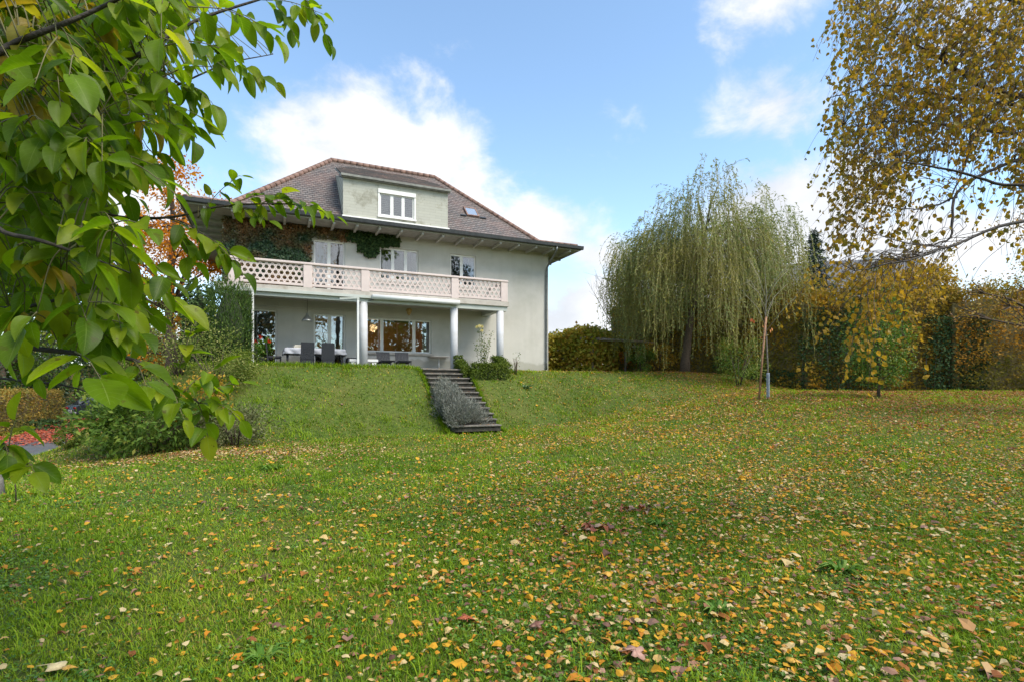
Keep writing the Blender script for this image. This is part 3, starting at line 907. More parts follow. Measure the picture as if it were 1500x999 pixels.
def blades(x, y, h, wdt, rng, bend=.5, z=None):
    n = len(x)
    if z is None: z = terrain(x, y)
    az = rng.random(n) * 6.283; ln = rng.random(n) * bend + .12
    base = np.stack([x, y, z - .004], -1)
    d = np.stack([np.cos(az) * ln, np.sin(az) * ln, np.ones(n)], -1)
    s = np.stack([-np.sin(az), np.cos(az), np.zeros(n)], -1) * (wdt / 2)[:, None]
    mid = base + d * (h * .55)[:, None]
    tip = base + d * (h * .8)[:, None] + np.stack([np.cos(az) * ln, np.sin(az) * ln, np.full(n, .1)], -1) * (h * .55)[:, None]
    V = np.stack([base - s, base + s, mid + s * .8, mid - s * .8, tip], 1).reshape(-1, 3)
    F = (np.array([[0, 1, 2], [0, 2, 3], [3, 2, 4]])[None] + (np.arange(n) * 5)[:, None, None]).reshape(-1, 3)
    return V, F


rg = np.random.default_rng(5)
parts = []
for y0, y1, dens, hh, ww in ((2.0, 4.2, 4600, .040, .0056), (4.2, 7, 2300, .044, .0078), (7, 12, 620, .052, .012), (12, 20, 260, .062, .020), (20, 36, 110, .075, .034)):
    x, y = scatter(y0, y1, dens, rg)
    n = len(x)
    tall = fbm(x * .9, y * .9, 21); dry = fbm(x * .42 + 7, y * .42, 33)
    keep = rg.random(n) < .55 + .7 * tall
    x, y, tall, dry = x[keep], y[keep], tall[keep], dry[keep]; n = len(x)
    hgt = hh * (.55 + .7 * rg.random(n)) * (.55 + 1.1 * tall)
    V, F = blades(x, y, hgt, ww * (.7 + .6 * rg.random(n)), rg, .9)
    bank_ = sstep((to_house(x, y)[1] + 8.4) / 2.5) * .16
    straw = (rg.random(n) < .05 + bank_ + .34 * sstep((dry - .47) * 6) * (.35 + .65 * sstep((y - 4) / 6)))
    cl_ = np.clip(1.9 * (fbm(x * .75, y * .75, 40) - .24), 0, 1.15) * (.7 + .6 * vnoise(x * 3.1, y * 3.1, 44))
    rn = np.where(straw, .80 + .2 * rg.random(n), np.clip(.03 + .45 * rg.random(n) * (.5 + cl_) + .26 * cl_, 0, .72))
    parts.append((V, F, np.repeat(rn, 5)))
for n_, y0, y1, hh, sp, ww in ((900, 2.6, 8, .075, .05, .007), (700, 8, 16, .11, .09, .012), (900, 16, 29, .15, .16, .024)):
    cy = rg.uniform(y0, y1, n_); cx_ = rg.uniform(-1, 1, n_) * (cy * 1.0 + 1); m_ = 26
    x = (cx_[:, None] + rg.normal(size=(n_, m_)) * sp).ravel(); y = (cy[:, None] + rg.normal(size=(n_, m_)) * sp).ravel(); q_ = np.repeat(rg.random(n_), m_)
    k = on_lawn(x, y); x, y, q_ = x[k], y[k], q_[k]; n = len(x)
    V, F = blades(x, y, hh * (.5 + .9 * rg.random(n)) * (.6 + .6 * q_), ww * (.7 + .6 * rg.random(n)), rg, 1.1); parts.append((V, F, np.repeat(np.clip(q_ * .6 + .12 * rg.random(n), 0, .72), 5)))
n_ = 5200; side_ = rg.random(n_) < .5      # longer grass along the steps and the terrace edge
hx = np.where(side_, np.where(rg.random(n_) < .5, ST_X0 - .10 - .12 * rg.random(n_), ST_X1 + .10 + .12 * rg.random(n_)), -16.5 + 13.4 * rg.random(n_)); hy = np.where(side_, -7.8 + 4.9 * rg.random(n_), -2.95 - .5 * rg.random(n_))
p = HC + UX * hx[:, None] + VY * hy[:, None]; k = on_lawn(p[:, 0], p[:, 1]); p = p[k]; n = len(p)
V, F = blades(p[:, 0], p[:, 1], .17 * (.4 + .9 * rg.random(n)), .02 * (.7 + .6 * rg.random(n)), rg, 1.0); parts.append((V, F, np.repeat(.1 + .6 * rg.random(n), 5)))
M['grass'] = leafmat('grass', [(0, (.060, .125, .006)), (.3, (.14, .24, .010)), (.7, (.26, .37, .020)), (.8, (.34, .30, .06)), (1, (.42, .33, .09))], .36, .6, .13, tint=(1.15, 1.1, .5))
V, F, r = merge(parts)
tag(link('lawn_grass', np_mesh('lawn_grass', V, F, rnd=r), M['grass']), 'short green autumn lawn grass covering the garden', 'grass', kind='stuff')

parts = []
for y0, y1, dens, sz in ((2.0, 4.5, 1900, .023), (4.5, 9, 560, .030), (9, 18, 90, .042)):
    x, y = scatter(y0, y1, dens, rg)
    k = rg.random(len(x)) < .15 + 1.3 * sstep((fbm(x * .7, y * .7, 51) - .42) * 4); x, y = x[k], y[k]; n = len(x)
    p = np.stack([x, y, terrain(x, y) + .012 + .03 * rg.random(n)], -1)
    ax = np.stack([rg.normal(size=n), rg.normal(size=n), rg.normal(size=n) * .35 + .1], -1)
    nr = np.stack([rg.normal(size=n) * .35, rg.normal(size=n) * .35, np.ones(n)], -1)
    parts.append(leaf_cards(p, sz * (.6 + .8 * rg.random(n)), .75, ax, nr, rng=rg))
M['clover'] = leafmat('clover', [(0, (.045, .12, .010)), (.6, (.09, .20, .016)), (1, (.17, .28, .03))], .3, .4, .3)
tag(leaves_obj('clover', merge(parts), M['clover']), 'low clover and moss leaves growing between the grass', 'clover', kind='stuff')

LITTER = [(0, (.55, .26, .02)), (.2, (.60, .34, .035)), (.38, (.50, .19, .02)), (.50, (.55, .39, .15)), (.64, (.58, .46, .26)), (.72, (.36, .14, .03)), (.82, (.24, .09, .035)), (.92, (.36, .21, .15)), (1, (.12, .06, .045))]
M['litter'] = leafmat('fallen_birch_leaves', LITTER, .22, .7, .12, tint=(1, .9, .6))
parts = []
for y0, y1, dens, sz in ((2.0, 5, 420, .060), (5, 10, 340, .060), (10, 18, 230, .062), (18, 30, 150, .072)):
    x, y = scatter(y0, y1, dens, rg); n = len(x)
    hx, hy = to_house(x, y)
    right = sstep((x / (y + .5) + .75) / 1.5)
    mid_ = sstep((y - 7) / 5)
    den = (.17 + 1.5 * right ** 1.3) * (1 - mid_) + mid_ * (.06 + 1.35 * right ** 2.6) * np.clip(2.5 * fbm(x * .6, y * .6, 61) ** 1.6 + .9 * (vnoise(x * 2.3, y * 2.3, 63) - .4), .05, 1.3)
    den = den * (1 - .45 * sstep((hy + 9.5) / 3.5))
    far_r = sstep((x - 5) / 7) * sstep((y - 9) / 6); den = np.maximum(den, far_r * 1.9 * (.5 + vnoise(x * .8, y * .8, 66)))
    k = rg.random(n) < den; x, y, far_r = x[k], y[k], far_r[k]; n = len(x)
    s = sz * (.40 + .75 * rg.random(n) ** 1.3); s = np.where(rg.random(n) < .06, s * 1.8, s)
    p = np.stack([x, y, terrain(x, y) + .004 + .042 * rg.random(n) + .035 * sstep((y - 8) / 6)], -1)
    a = rg.random(n) * 6.283
    ax = np.stack([np.cos(a), np.sin(a), rg.normal(size=n) * .22], -1)
    nr = np.stack([rg.normal(size=n) * .33, rg.normal(size=n) * .33, np.ones(n)], -1)
    rn = np.where(rg.random(n) < far_r * .8, .70 + .2 * rg.random(n), rg.random(n))
    parts.append(leaf_cards(p, s, .55 + .35 * rg.random(n), ax, nr, fold=rg.normal(size=n) * .35 + .15, rng=rg, rnd=rn, n6=True, curl=.12))
n = 5200
x = -7.6 + rg.normal(size=n) * 2.3; y = 13.6 + rg.normal(size=n) * 1.1 + (x + 7.6) * -.12
p = np.stack([x, y, terrain(x, y) + .03 + .03 * rg.random(n)], -1); a = rg.random(n) * 6.283
parts.append(leaf_cards(p, .055 * (.6 + .8 * rg.random(n)), .7, np.stack([np.cos(a), np.sin(a), rg.normal(size=n) * .2], -1), np.stack([rg.normal(size=n) * .35, rg.normal(size=n) * .35, np.ones(n)], -1), rng=rg, rnd=.4 + .6 * rg.random(n), n6=True, curl=.12))
n = 130; hx = rg.uniform(ST_X0, ST_X1, n); kk = rg.integers(0, ST_N, n); hy = ST_Y0 - (kk + rg.random(n)) * ST_D
p = HC + UX * hx[:, None] + VY * hy[:, None] + np.stack([0 * hx, 0 * hx, -.02 - kk * ST_H + .008], -1); a = rg.random(n) * 6.283
parts.append(leaf_cards(p, .07 * (.6 + .8 * rg.random(n)), .7, np.stack([np.cos(a), np.sin(a), rg.normal(size=n) * .1], -1), np.stack([rg.normal(size=n) * .2, rg.normal(size=n) * .2, np.ones(n)], -1), rng=rg, n6=True, curl=.12))
tag(leaves_obj('fallen_leaves', merge(parts), M['litter']), 'yellow and tan fallen leaves scattered over the lawn', 'leaf litter', kind='stuff')

xs, ys = [], []
n = 9500
a, b = rg.random(n), rg.random(n)
q = np.stack([(-17.0 + a * -12.0), (18.0 + a * 18 + (b - .5) * 5.5)], -1)
k = in_poly(q[:, 0], q[:, 1], DRIVE) & (rg.random(n) < .25 + .75 * sstep((q[:, 1] - 18) / 5)); q = q[k]; n = len(q)
p = np.stack([q[:, 0], q[:, 1], terrain(q[:, 0], q[:, 1]) + .045 + .02 * rg.random(n)], -1)
M['red_litter'] = leafmat('red_maple_leaves', [(0, (.36, .05, .03)), (.5, (.46, .10, .045)), (.8, (.48, .20, .10)), (1, (.22, .05, .04))], .15, .5, .3)
an = rg.random(n) * 6.28
tag(leaves_obj('red_leaves', leaf_cards(p, 0.095 * (.6 + .8 * rg.random(n)), .9, np.stack([np.cos(an), np.sin(an), rg.normal(size=n) * .15], -1), np.stack([rg.normal(size=n) * .3, rg.normal(size=n) * .3, np.ones(n)], -1), rng=rg, n6=True), M['red_litter']),
    'red fallen leaves lying along the driveway', 'leaf litter', kind='stuff')


# single big leaves and a few broad weeds that stand out on the lawn
def lobed_leaf(name, label, px, py, D, size, mat, rz, lobes=5, tilt=.2):
    x = (px - CX) / FPX * D; y = D; z = gz(x, y) + .05
    mb = MB(); n = lobes * 8; rim = []
    for i in range(n):
        w_ = 2 * math.pi * i / n
        r = size * .5 * (.52 + .48 * abs(math.cos(w_ * lobes / 2)) ** 1.4) * (1.0 if abs(w_ - math.pi) > .45 else .45)
        rim.append((r * math.cos(w_), r * math.sin(w_), .18 * r * math.cos(2 * w_) + .05 * size * random.random()))
    vs = [(0, 0, .02)] + rim + [(0, 0, .017)] + [(p[0], p[1], p[2] - .003) for p in rim]
    fs = [(0, 1 + i, 1 + (i + 1) % n) for i in range(n)] + [(n + 1, n + 2 + (i + 1) % n, n + 2 + i) for i in range(n)] + [(1 + i, n + 2 + i, n + 2 + (i + 1) % n, 1 + (i + 1) % n) for i in range(n)]
    mb.add(vs, fs, True); mb.tube([(-.02 * size, 0, .02), (-.62 * size, .03, .0)], .0022, 5)
    o = mb.build(name, mat); o.location = (x, y, z); o.rotation_euler = (tilt, tilt * .6, rz)
    return tag(o, label, 'leaf')


def ground_depth(px, py):
    D = 2.0
    while D < 40:
        if EYE + (HY - py) / FPX * D <= gz((px - CX) / FPX * D, D) + .02: return D
        D += .02
    return D


M['pinkleaf'] = solid('faded_pink_leaf', (.36, .20, .15), .55, .2, 60)
M['rustleaf'] = solid('rust_leaf', (.32, .085, .03), .55, .35, 60)
M['brownleaf'] = solid('dark_brown_leaf', (.16, .07, .045), .5, .35, 60)
M['goldleaf'] = solid('golden_leaf', (.55, .30, .04), .5, .2, 60)
M['palegold'] = solid('pale_cream_leaf', (.58, .46, .24), .5, .15, 60)
for (nm, lab, px, py, sz, mt, rz, lo) in (
        ('maple_leaf', 'big faded pink lobed leaf lying on the lawn at its lower edge', 929, 963, .15, 'pinkleaf', .6, 5),
        ('maple_leaf', 'orange rust lobed leaf lying flat in the middle of the near lawn', 684, 912, .14, 'rustleaf', 2.0, 5),
        ('maple_leaf', 'dark brown lobed leaf on the near lawn right of the orange one', 785, 922, .11, 'brownleaf', 4.0, 5),
        ('broad_leaf', 'round golden leaf lying alone below the heap of red leaves', 888, 847, .12, 'goldleaf', 1.0, 2),
        ('broad_leaf', 'pale cream leaf lying at the lower left corner of the lawn', 78, 986, .12, 'palegold', .7, 2),
        ('broad_leaf', 'golden leaf lying beside the pale cream leaf in the lower left corner', 102, 988, .10, 'goldleaf', 2.6, 2),
        ('broad_leaf', 'tawny oval leaf standing tilted on the lawn at the lower right', 1163, 978, .10, 'goldleaf', 1.9, 2)):
    lobed_leaf(nm, lab, px, py, ground_depth(px, py), sz, M[mt], rz, lo)


def leaf_heap(label, px, py, n, rad, seed):
    rng = np.random.default_rng(seed); D = ground_depth(px, py); x0 = (px - CX) / FPX * D
    x = x0 + rng.normal(size=n) * rad; y = D + rng.normal(size=n) * rad * .55
    p = np.stack([x, y, terrain(x, y) + .02 + .04 * rng.random(n)], -1)
    loc = (x0, D, gz(x0, D))
    o = leaves_obj('leaf_heap', leaf_cards(p, .10 * (.6 + .8 * rng.random(n)), .75, rng.normal(size=(n, 3)) * (1, 1, .22), rng.normal(size=(n, 3)) * (.35, .35, .2) + (0, 0, 1), fold=.4, rng=rng, n6=True, curl=.3), M['heap'], None, loc)
    o.location = loc
    return tag(o, label, 'leaf heap')


M['heap'] = leafmat('rust_red_dry_leaves', [(0, (.17, .04, .02)), (.4, (.30, .10, .04)), (.65, (.13, .06, .04)), (1, (.45, .30, .20))], .15, .5, .35)
leaf_heap('heap of dark red dry leaves lying in the middle of the lawn', 868, 777, 30, .10, 3)
leaf_heap('loose strewn heap of brown leaves just behind the dark red one', 935, 748, 22, .14, 4)


def weed(label, px, py, n, ln, seed, wide=.22, up=.5, mat='weed'):
    rng = np.random.default_rng(seed); D = ground_depth(px, py); x = (px - CX) / FPX * D; z = gz(x, D)
    a = rng.random(n) * 6.283; rr = rng.random(n) ** .5 * ln * .25
    p = np.stack([np.cos(a) * rr, np.sin(a) * rr, np.full(n, .01)], -1)
    ax = np.stack([np.cos(a), np.sin(a), up * (.4 + rng.random(n))], -1)
    o = leaves_obj('weed', leaf_cards(p, ln * (.6 + .6 * rng.random(n)), wide, ax, np.stack([np.zeros(n), np.zeros(n), np.ones(n)], -1), fold=.4, rng=rng, n6=True, curl=.25), M[mat])
    o.location = (x, D, z)
    return tag(o, label, 'weed')


M['weed'] = leafmat('weed_leaf', [(0, (.07, .17, .02)), (.6, (.12, .24, .03)), (1, (.20, .30, .05))], .35, .5, .15)
M['weed_pale'] = leafmat('grey_weed_leaf', [(0, (.09, .16, .07)), (1, (.17, .25, .12))], .3, .5, .3)
weed('bright green rosette of long weed leaves on the leaf strewn lawn at the right', 1232, 835, 34, .17, 1)
weed('pale green ragged weed tuft in the near lawn, among dense fallen leaves', 1052, 892, 30, .13, 2)
weed('yellow-green weed patch just behind the loose brown leaf heap', 968, 768, 30, .15, 3)
weed('dark broad weed clump on the lawn below the leafy bank at the left', 400, 688, 26, .26, 4)
weed('grey-green weed tuft on the grass slope right of the stairs', 771, 568, 26, .28, 5, .3, .6, 'weed_pale')
weed('low green dandelion rosette near the lower edge of the lawn', 385, 965, 30, .12, 6)

# ================================================================== terrace furniture
def hthing(name, label, cat, x, y, z=.03, rz=0.0, group=None): return thing(name, label, cat, HW(x, y, z), TH + rz, group)


t = hthing('dining_table', 'dark dining table on the terrace under a grey cloth', 'table', -12.15, -1.15)
MB().bbox(-1.2, 1.2, -.48, .48, .76, .80, .008).build('table_top', M['rattan'], t)
for sx in (-1.1, 1.1):
    for sy in (-.4, .4): MB().bbox(sx - .035, sx + .035, sy - .035, sy + .035, 0, .757, .006).build('leg', M['rattan'], t)
# cloth: one draped sheet
mbv = []; nx_, ny_ = 61, 33
for j in range(ny_):
    for i in range(nx_):
        u = (i / (nx_ - 1) - .5) * 3.0; v = (j / (ny_ - 1) - .5) * 1.5
        hx_, hy_ = 1.21, .49
        ox, oy = max(0, abs(u) - hx_), max(0, abs(v) - hy_)
        dr = max(ox, oy); fl = .035 * math.sin(u * 11 + v * 3) + .03 * math.sin(v * 14 + u * 4)
        x_ = math.copysign(min(abs(u), hx_ + ox * .12 + (abs(fl) if ox > .01 else 0)), u); y_ = math.copysign(min(abs(v), hy_ + oy * .12 + (abs(fl) if oy > .01 else 0)), v)
        mbv.append((x_, y_, .806 - dr * 1.0 + (.004 * math.sin(u * 5) if dr < .01 else 0)))
ff = [(j * nx_ + i, j * nx_ + i + 1, (j + 1) * nx_ + i + 1, (j + 1) * nx_ + i) for j in range(ny_ - 1) for i in range(nx_ - 1)]
o = link('tablecloth', np_mesh('tablecloth', np.array(mbv), np.array(ff), smooth=True), solid('grey_cloth', (.34, .35, .39), .9, .12, 8))
sm = o.modifiers.new('thick', 'SOLIDIFY'); sm.thickness = .004
o.location = tuple(HW(-12.15, -1.15, .03)); o.rotation_euler = (0, 0, TH); tag(o, 'grey cloth draped over the terrace dining table', 'tablecloth')
mb = MB()
for k, (a, b2, h) in enumerate(((.30, .20, .05), (.28, .18, .045), (.25, .17, .05))): mb.bbox(-a, a, -b2, b2, .0 + .05 * k + (.002 if k else 0), .05 * k + .045, .02)
o = mb.build('folded_cushions', solid('cream_cushion', (.58, .55, .47), .9, .08, 8)); o.location = tuple(HW(-12.75, -1.05, .845)); o.rotation_euler = (0, 0, TH + .15); tag(o, 'cream folded cushions lying on the left half of the dining table', 'cushions')


def rattan_chair(label, x, y, rz, group):
    t = hthing('dining_chair', label, 'chair', x, y, .03, rz, group)
    MB().bbox(-.27, .27, -.26, .26, .36, .46, .02).build('seat', M['rattan'], t)
    MB().prism([(-.27, -.30, .30), (.27, -.30, .30), (.26, -.36, 1.0), (-.26, -.36, 1.0)], (0, .055, .004)).build('backrest', M['rattan'], t)
    for sx in (-.24, .24):
        for sy in (-.26, .22): MB().bbox(sx - .025, sx + .025, sy - .025, sy + .025, 0, .358, .005).build('leg', M['rattan'], t)
    MB().box(-.25, .25, -.285, -.262, .08, .298).build('apron', M['rattan'], t); MB().box(-.265, .265, .238, .258, .2, .358).build('apron', M['rattan'], t)
    return t


gch = 'black rattan chairs round the terrace table'
rattan_chair('left of the two black rattan chairs whose backs face the lawn', -12.5, -1.92, 0, gch)
rattan_chair('right of the two black rattan chairs whose backs face the lawn', -11.7, -1.92, .03, gch)
rattan_chair('black rattan chair at the left end of the dining table', -13.75, -1.1, -math.pi / 2, gch)
rattan_chair('black rattan chair at the right end of the dining table', -10.55, -1.1, math.pi / 2, gch)


def deck_chair(label, x, y, rz, group):
    t = hthing('deck_chair', label, 'deck chair', x, y, .03, rz, group)
    mb = MB()
    def bk(u, f): return (u, .30 + f * .20, .24 + f * .50)
    for i in range(9):
        u0 = -.30 + i * .068
        mb.prism([bk(u0, 0), bk(u0 + .06, 0), bk(u0 + .06, 1), bk(u0, 1)], (0, .022, -.004))
    for f in (.04, .92): mb.prism([(-.31, .326 + f * .20, .24 + f * .5), (.31, .326 + f * .20, .24 + f * .5), (.31, .342 + f * .2, .30 + f * .5), (-.31, .342 + f * .2, .30 + f * .5)], (0, .02, -.002))
    mb.build('backrest', M['rattan'], t)
    mb = MB()
    for i in range(9):
        u0 = -.30 + i * .068; mb.prism([(u0, .30, .245), (u0 + .06, .30, .245), (u0 + .06, -.55, .31), (u0, -.55, .31)], (0, 0, .02))
    mb.box(-.31, .31, -.5, -.46, .262, .296); mb.box(-.31, .31, .2, .24, .205, .24); mb.build('seat', M['rattan'], t)
    for sx in (-.28, .28):
        for sy in (-.48, .22): MB().bbox(sx - .02, sx + .02, sy - .02, sy + .02, 0, .204 if sy > 0 else .26, .004).build('leg', M['rattan'], t)
    return t


deck_chair('dark slatted deck chair nearer the middle column below the wide window', -9.2, -1.75, .05, 'dark deck chairs below the wide window')
deck_chair('dark slatted deck chair nearer the stairs below the wide window', -8.4, -1.75, -.08, 'dark deck chairs below the wide window')
t = hthing('stone_bench', 'low whitewashed stone bench at the foot of the middle column', 'bench', -10.15, -1.62)
MB().bbox(-.62, .62, -.2, .2, .26, .38, .015).build('seat', M['white'], t)
for sx in (-.45, .45): MB().bbox(sx - .1, sx + .1, -.17, .17, 0, .258, .01).build('leg', M['white'], t)
t = hthing('side_table', 'small pale one-legged side table against the wall by the stairs', 'table', -6.3, -.33)
MB().bbox(-.5, .5, -.3, .3, .64, .67, .006).build('table_top', M['slab'], t)
MB().tube([(0, 0, .02), (0, 0, .639)], .022, 10).build('leg', M['white'], t)
MB().lathe([(.2, 0), (.2, .012), (.05, .02)], n=20).build('foot', M['white'], t)
# pendant lamp above the table
t = hthing('pendant_lamp', 'grey metal pendant lamp hanging above the terrace dining table', 'lamp', -12.45, -1.2, 2.02)
mbs = MB().lathe([(.24, 0), (.235, .03), (.17, .13), (.10, .20), (.06, .24), (.05, .34), (.02, .36)], n=24, caps=False); lsm = mbs.build('lamp_shade', solid('brushed_lamp_metal', (.42, .42, .40), .35, .1, 8, metal=.7), t)
lsm.modifiers.new('thick', 'SOLIDIFY').thickness = .006
MB().tube([(0, 0, .35), (0, 0, 1.03)], .008, 6).build('cord', M['gutter'], t)
MB().lathe([(.02, .08), (.045, .11), (.04, .16), (.02, .2)], n=14).build('bulb', M['white'], t)
t = hthing('wicker_ornament', 'brown wicker cone with a bead string hanging in front of the wide window', 'hanging ornament', -8.0, -1.2, 1.6)
MB().lathe([(.02, .92), (.09, 1.0), (.14, 1.14), (.13, 1.22), (.05, 1.25)], n=18).build('cone', solid('wicker', (.30, .19, .06), .8, .4, 50, .8, 90), t)
MB().tube([(0, 0, 1.24), (0, 0, 1.26)], .01, 6).build('hook', M['gutter'], t)
mb = MB(); mb.tube([(0, 0, 0), (0, 0, .93)], .004, 5)
for i in range(11): mb.lathe([(.004, -.024), (.02, -.012), (.024, 0), (.02, .012), (.004, .024)], c=(.012 * (-1) ** i, 0, .02 + i * .075), n=8)
mb.build('bead_string', M['white'], t)
t = hthing('geranium', 'red flowering geranium in a dark pot by the terrace door', 'plant', -14.15, -1.0)
MB().lathe([(.16, 0), (.22, .4), (.23, .42)], n=20).build('pot', M['gutter'], t)
rp = np.random.default_rng(8)
p, d, w_ = clump_pts(420, (0, 0, .78), (.38, .34, .42), 12, rp); leaves_obj('foliage', leaf_cards(p, .09, .9, rng=rp), M['clover'], t)
p, d, w_ = clump_pts(160, (0, -.05, .98), (.42, .34, .32), 6, rp, .7, .12); leaves_obj('flower', leaf_cards(p, .06, .9, rng=rp), leafmat('geranium_red', [(0, (.55, .03, .015)), (1, (.75, .08, .03))], .2, .5, .3), t)
MB().tube([(0, 0, .4), (.02, 0, .8)], .015, 6).build('stem', M['bark'], t)
for lab, x, h, r in (('white steel post at the left end of the terrace, beside the yew', -14.55, 3.02, .042), ('slim white steel post in front of the middle column', -10.50, 2.98, .045)):
    t = hthing('steel_post', lab, 'post', x, BY - .30, -.1, 0, 'white steel posts along the terrace edge')
    mb = MB(); mb.bbox(-r, r, -r, r, 0, h, .006); mb.build('shaft', M['white'], t)
    MB().bbox(-.09, .09, -.09, .09, -.02, -.0005, .004).build('foot_plate', M['zinc'], t)
    mb = MB(); mb.prism([(-.05, -.05, h + .003), (.05, -.05, h + .003), (.05, .05, h + .003), (-.05, .05, h + .003)], (0, 0, .10))
    mb.prism([(-.052, -.05, h + .05), (-.052, .05, h + .05), (-.75, .05, h - .03), (-.75, -.05, h - .03)], (0, 0, .06)); mb.build('bracket', M['beam'], t)
# lamp that is lit inside the big window
t = hthing('table_lamp', 'small glowing lamp seen through the left pane of the wide window', 'lamp', -9.62, 2.2, .03)
m, nt2, out = new_mat('lit_lamp_shade'); em = nd(nt2, 'ShaderNodeEmission'); em.inputs[0].default_value = (1, .55, .18, 1); em.inputs[1].default_value = 14; nt2.links.new(em.outputs[0], out.inputs[0])
MB().lathe([(.16, 1.62), (.13, 1.76), (.09, 1.84)], n=18).build('lamp_shade', m, t)
MB().tube([(0, 0, 0), (0, 0, 1.63)], .015, 8).build('stem', M['gutter'], t)
ld = bpy.data.lights.new('room_lamp_light', 'POINT'); ld.energy = 40; ld.color = (1, .62, .28); ld.shadow_soft_size = .2
lo = bpy.data.objects.new('room_lamp_light', ld); COL.objects.link(lo); lo.location = tuple(HW(-9.1, 2.0, 2.2))

# ================================================================== vegetation: leaf materials
M['l_yew'] = leafmat('yew_needles', [(0, (.025, .055, .014)), (.6, (.055, .10, .022)), (1, (.12, .18, .035))], .25, .65, .12)
M['l_dark'] = leafmat('dark_evergreen_leaves', [(0, (.020, .042, .020)), (.7, (.040, .075, .030)), (1, (.075, .12, .045))], .15, .45, .4)
M['l_ivy'] = leafmat('ivy_leaves', [(0, (.020, .045, .022)), (.6, (.040, .082, .034)), (1, (.075, .125, .05))], .15, .45, .35, clump=(.24, .10, .035), cscale=.85)
M['l_ivy_green'] = leafmat('green_ivy_leaves', [(0, (.024, .050, .018)), (.6, (.045, .085, .028)), (1, (.085, .13, .04))], .2, .6, .15)
M['l_lime'] = leafmat('lime_leaves', [(0, (.12, .20, .02)), (.6, (.20, .27, .03)), (1, (.34, .33, .05))], .4, .5, .3)
M['l_mixed'] = leafmat('mixed_shrub_leaves', [(0, (.05, .09, .018)), (.4, (.12, .165, .03)), (.75, (.25, .27, .07)), (1, (.44, .40, .16))], .35, .6, .12)
M['l_green'] = leafmat('shrub_leaves', [(0, (.045, .095, .014)), (.6, (.095, .165, .022)), (.9, (.18, .23, .035)), (1, (.32, .28, .06))], .38, .55, .18)
M['l_grey'] = leafmat('grey_shrub_leaves', [(0, (.07, .085, .035)), (.5, (.13, .145, .06)), (1, (.25, .235, .12))], .25, .7, .12)
M['l_lav'] = leafmat('lavender_leaves', [(0, (.10, .11, .095)), (.5, (.19, .20, .17)), (1, (.33, .33, .29))], .15, .8, .1)
M['l_box'] = leafmat('box_leaves', [(0, (.055, .09, .012)), (.6, (.12, .165, .02)), (1, (.22, .24, .04))], .3, .55, .15)
M['l_vine'] = leafmat('grapevine_leaves', [(0, (.20, .25, .02)), (.35, (.34, .30, .03)), (.7, (.46, .33, .035)), (.9, (.38, .19, .03)), (1, (.24, .09, .03))], .4, .5, .3)
M['l_orange'] = leafmat('orange_leaves', [(0, (.50, .14, .015)), (.5, (.62, .24, .02)), (.85, (.60, .33, .04)), (1, (.36, .09, .015))], .5, .7, .08)
M['l_hedge'] = leafmat('hornbeam_autumn_leaves', [(0, (.18, .16, .025)), (.3, (.38, .25, .033)), (.6, (.54, .32, .04)), (.8, (.42, .19, .033)), (1, (.22, .23, .04))], .45, .6, .12, clump=(.11, .14, .025), cscale=.45)
M['l_rust'] = leafmat('beech_rust_leaves', [(0, (.22, .12, .022)), (.4, (.43, .21, .033)), (.8, (.56, .30, .042)), (1, (.26, .22, .04))], .45, .6, .12, clump=(.10, .14, .025), cscale=.5)
M['l_gold'] = leafmat('golden_leaves', [(0, (.30, .22, .03)), (.5, (.46, .30, .035)), (.8, (.50, .25, .03)), (1, (.20, .18, .03))], .4, .5, .25)
M['l_yhedge'] = leafmat('yellow_hedge_leaves', [(0, (.16, .15, .03)), (.4, (.34, .25, .045)), (.75, (.42, .22, .05)), (1, (.22, .09, .035))], .3, .5, .25, clump=(.12, .14, .03), cscale=.8)
M['l_willow'] = leafmat('willow_leaves', [(0, (.115, .155, .045)), (.5, (.19, .235, .08)), (.85, (.28, .315, .12)), (1, (.44, .36, .05))], .4, .5, .2, clump=(.28, .24, .05), cscale=.35)
M['l_bamboo'] = leafmat('yellow_green_leaves', [(0, (.06, .13, .02)), (.5, (.13, .22, .03)), (.85, (.26, .28, .05)), (1, (.42, .28, .04))], .35, .5, .3)
M['l_spruce'] = leafmat('spruce_needles', [(0, (.018, .035, .022)), (1, (.05, .075, .045))], .1, .6, .2)
M['l_hazel'] = leafmat('small_tree_leaves', [(0, (.05, .12, .015)), (.5, (.10, .20, .025)), (.85, (.22, .27, .04)), (1, (.42, .33, .05))], .4, .5, .3)


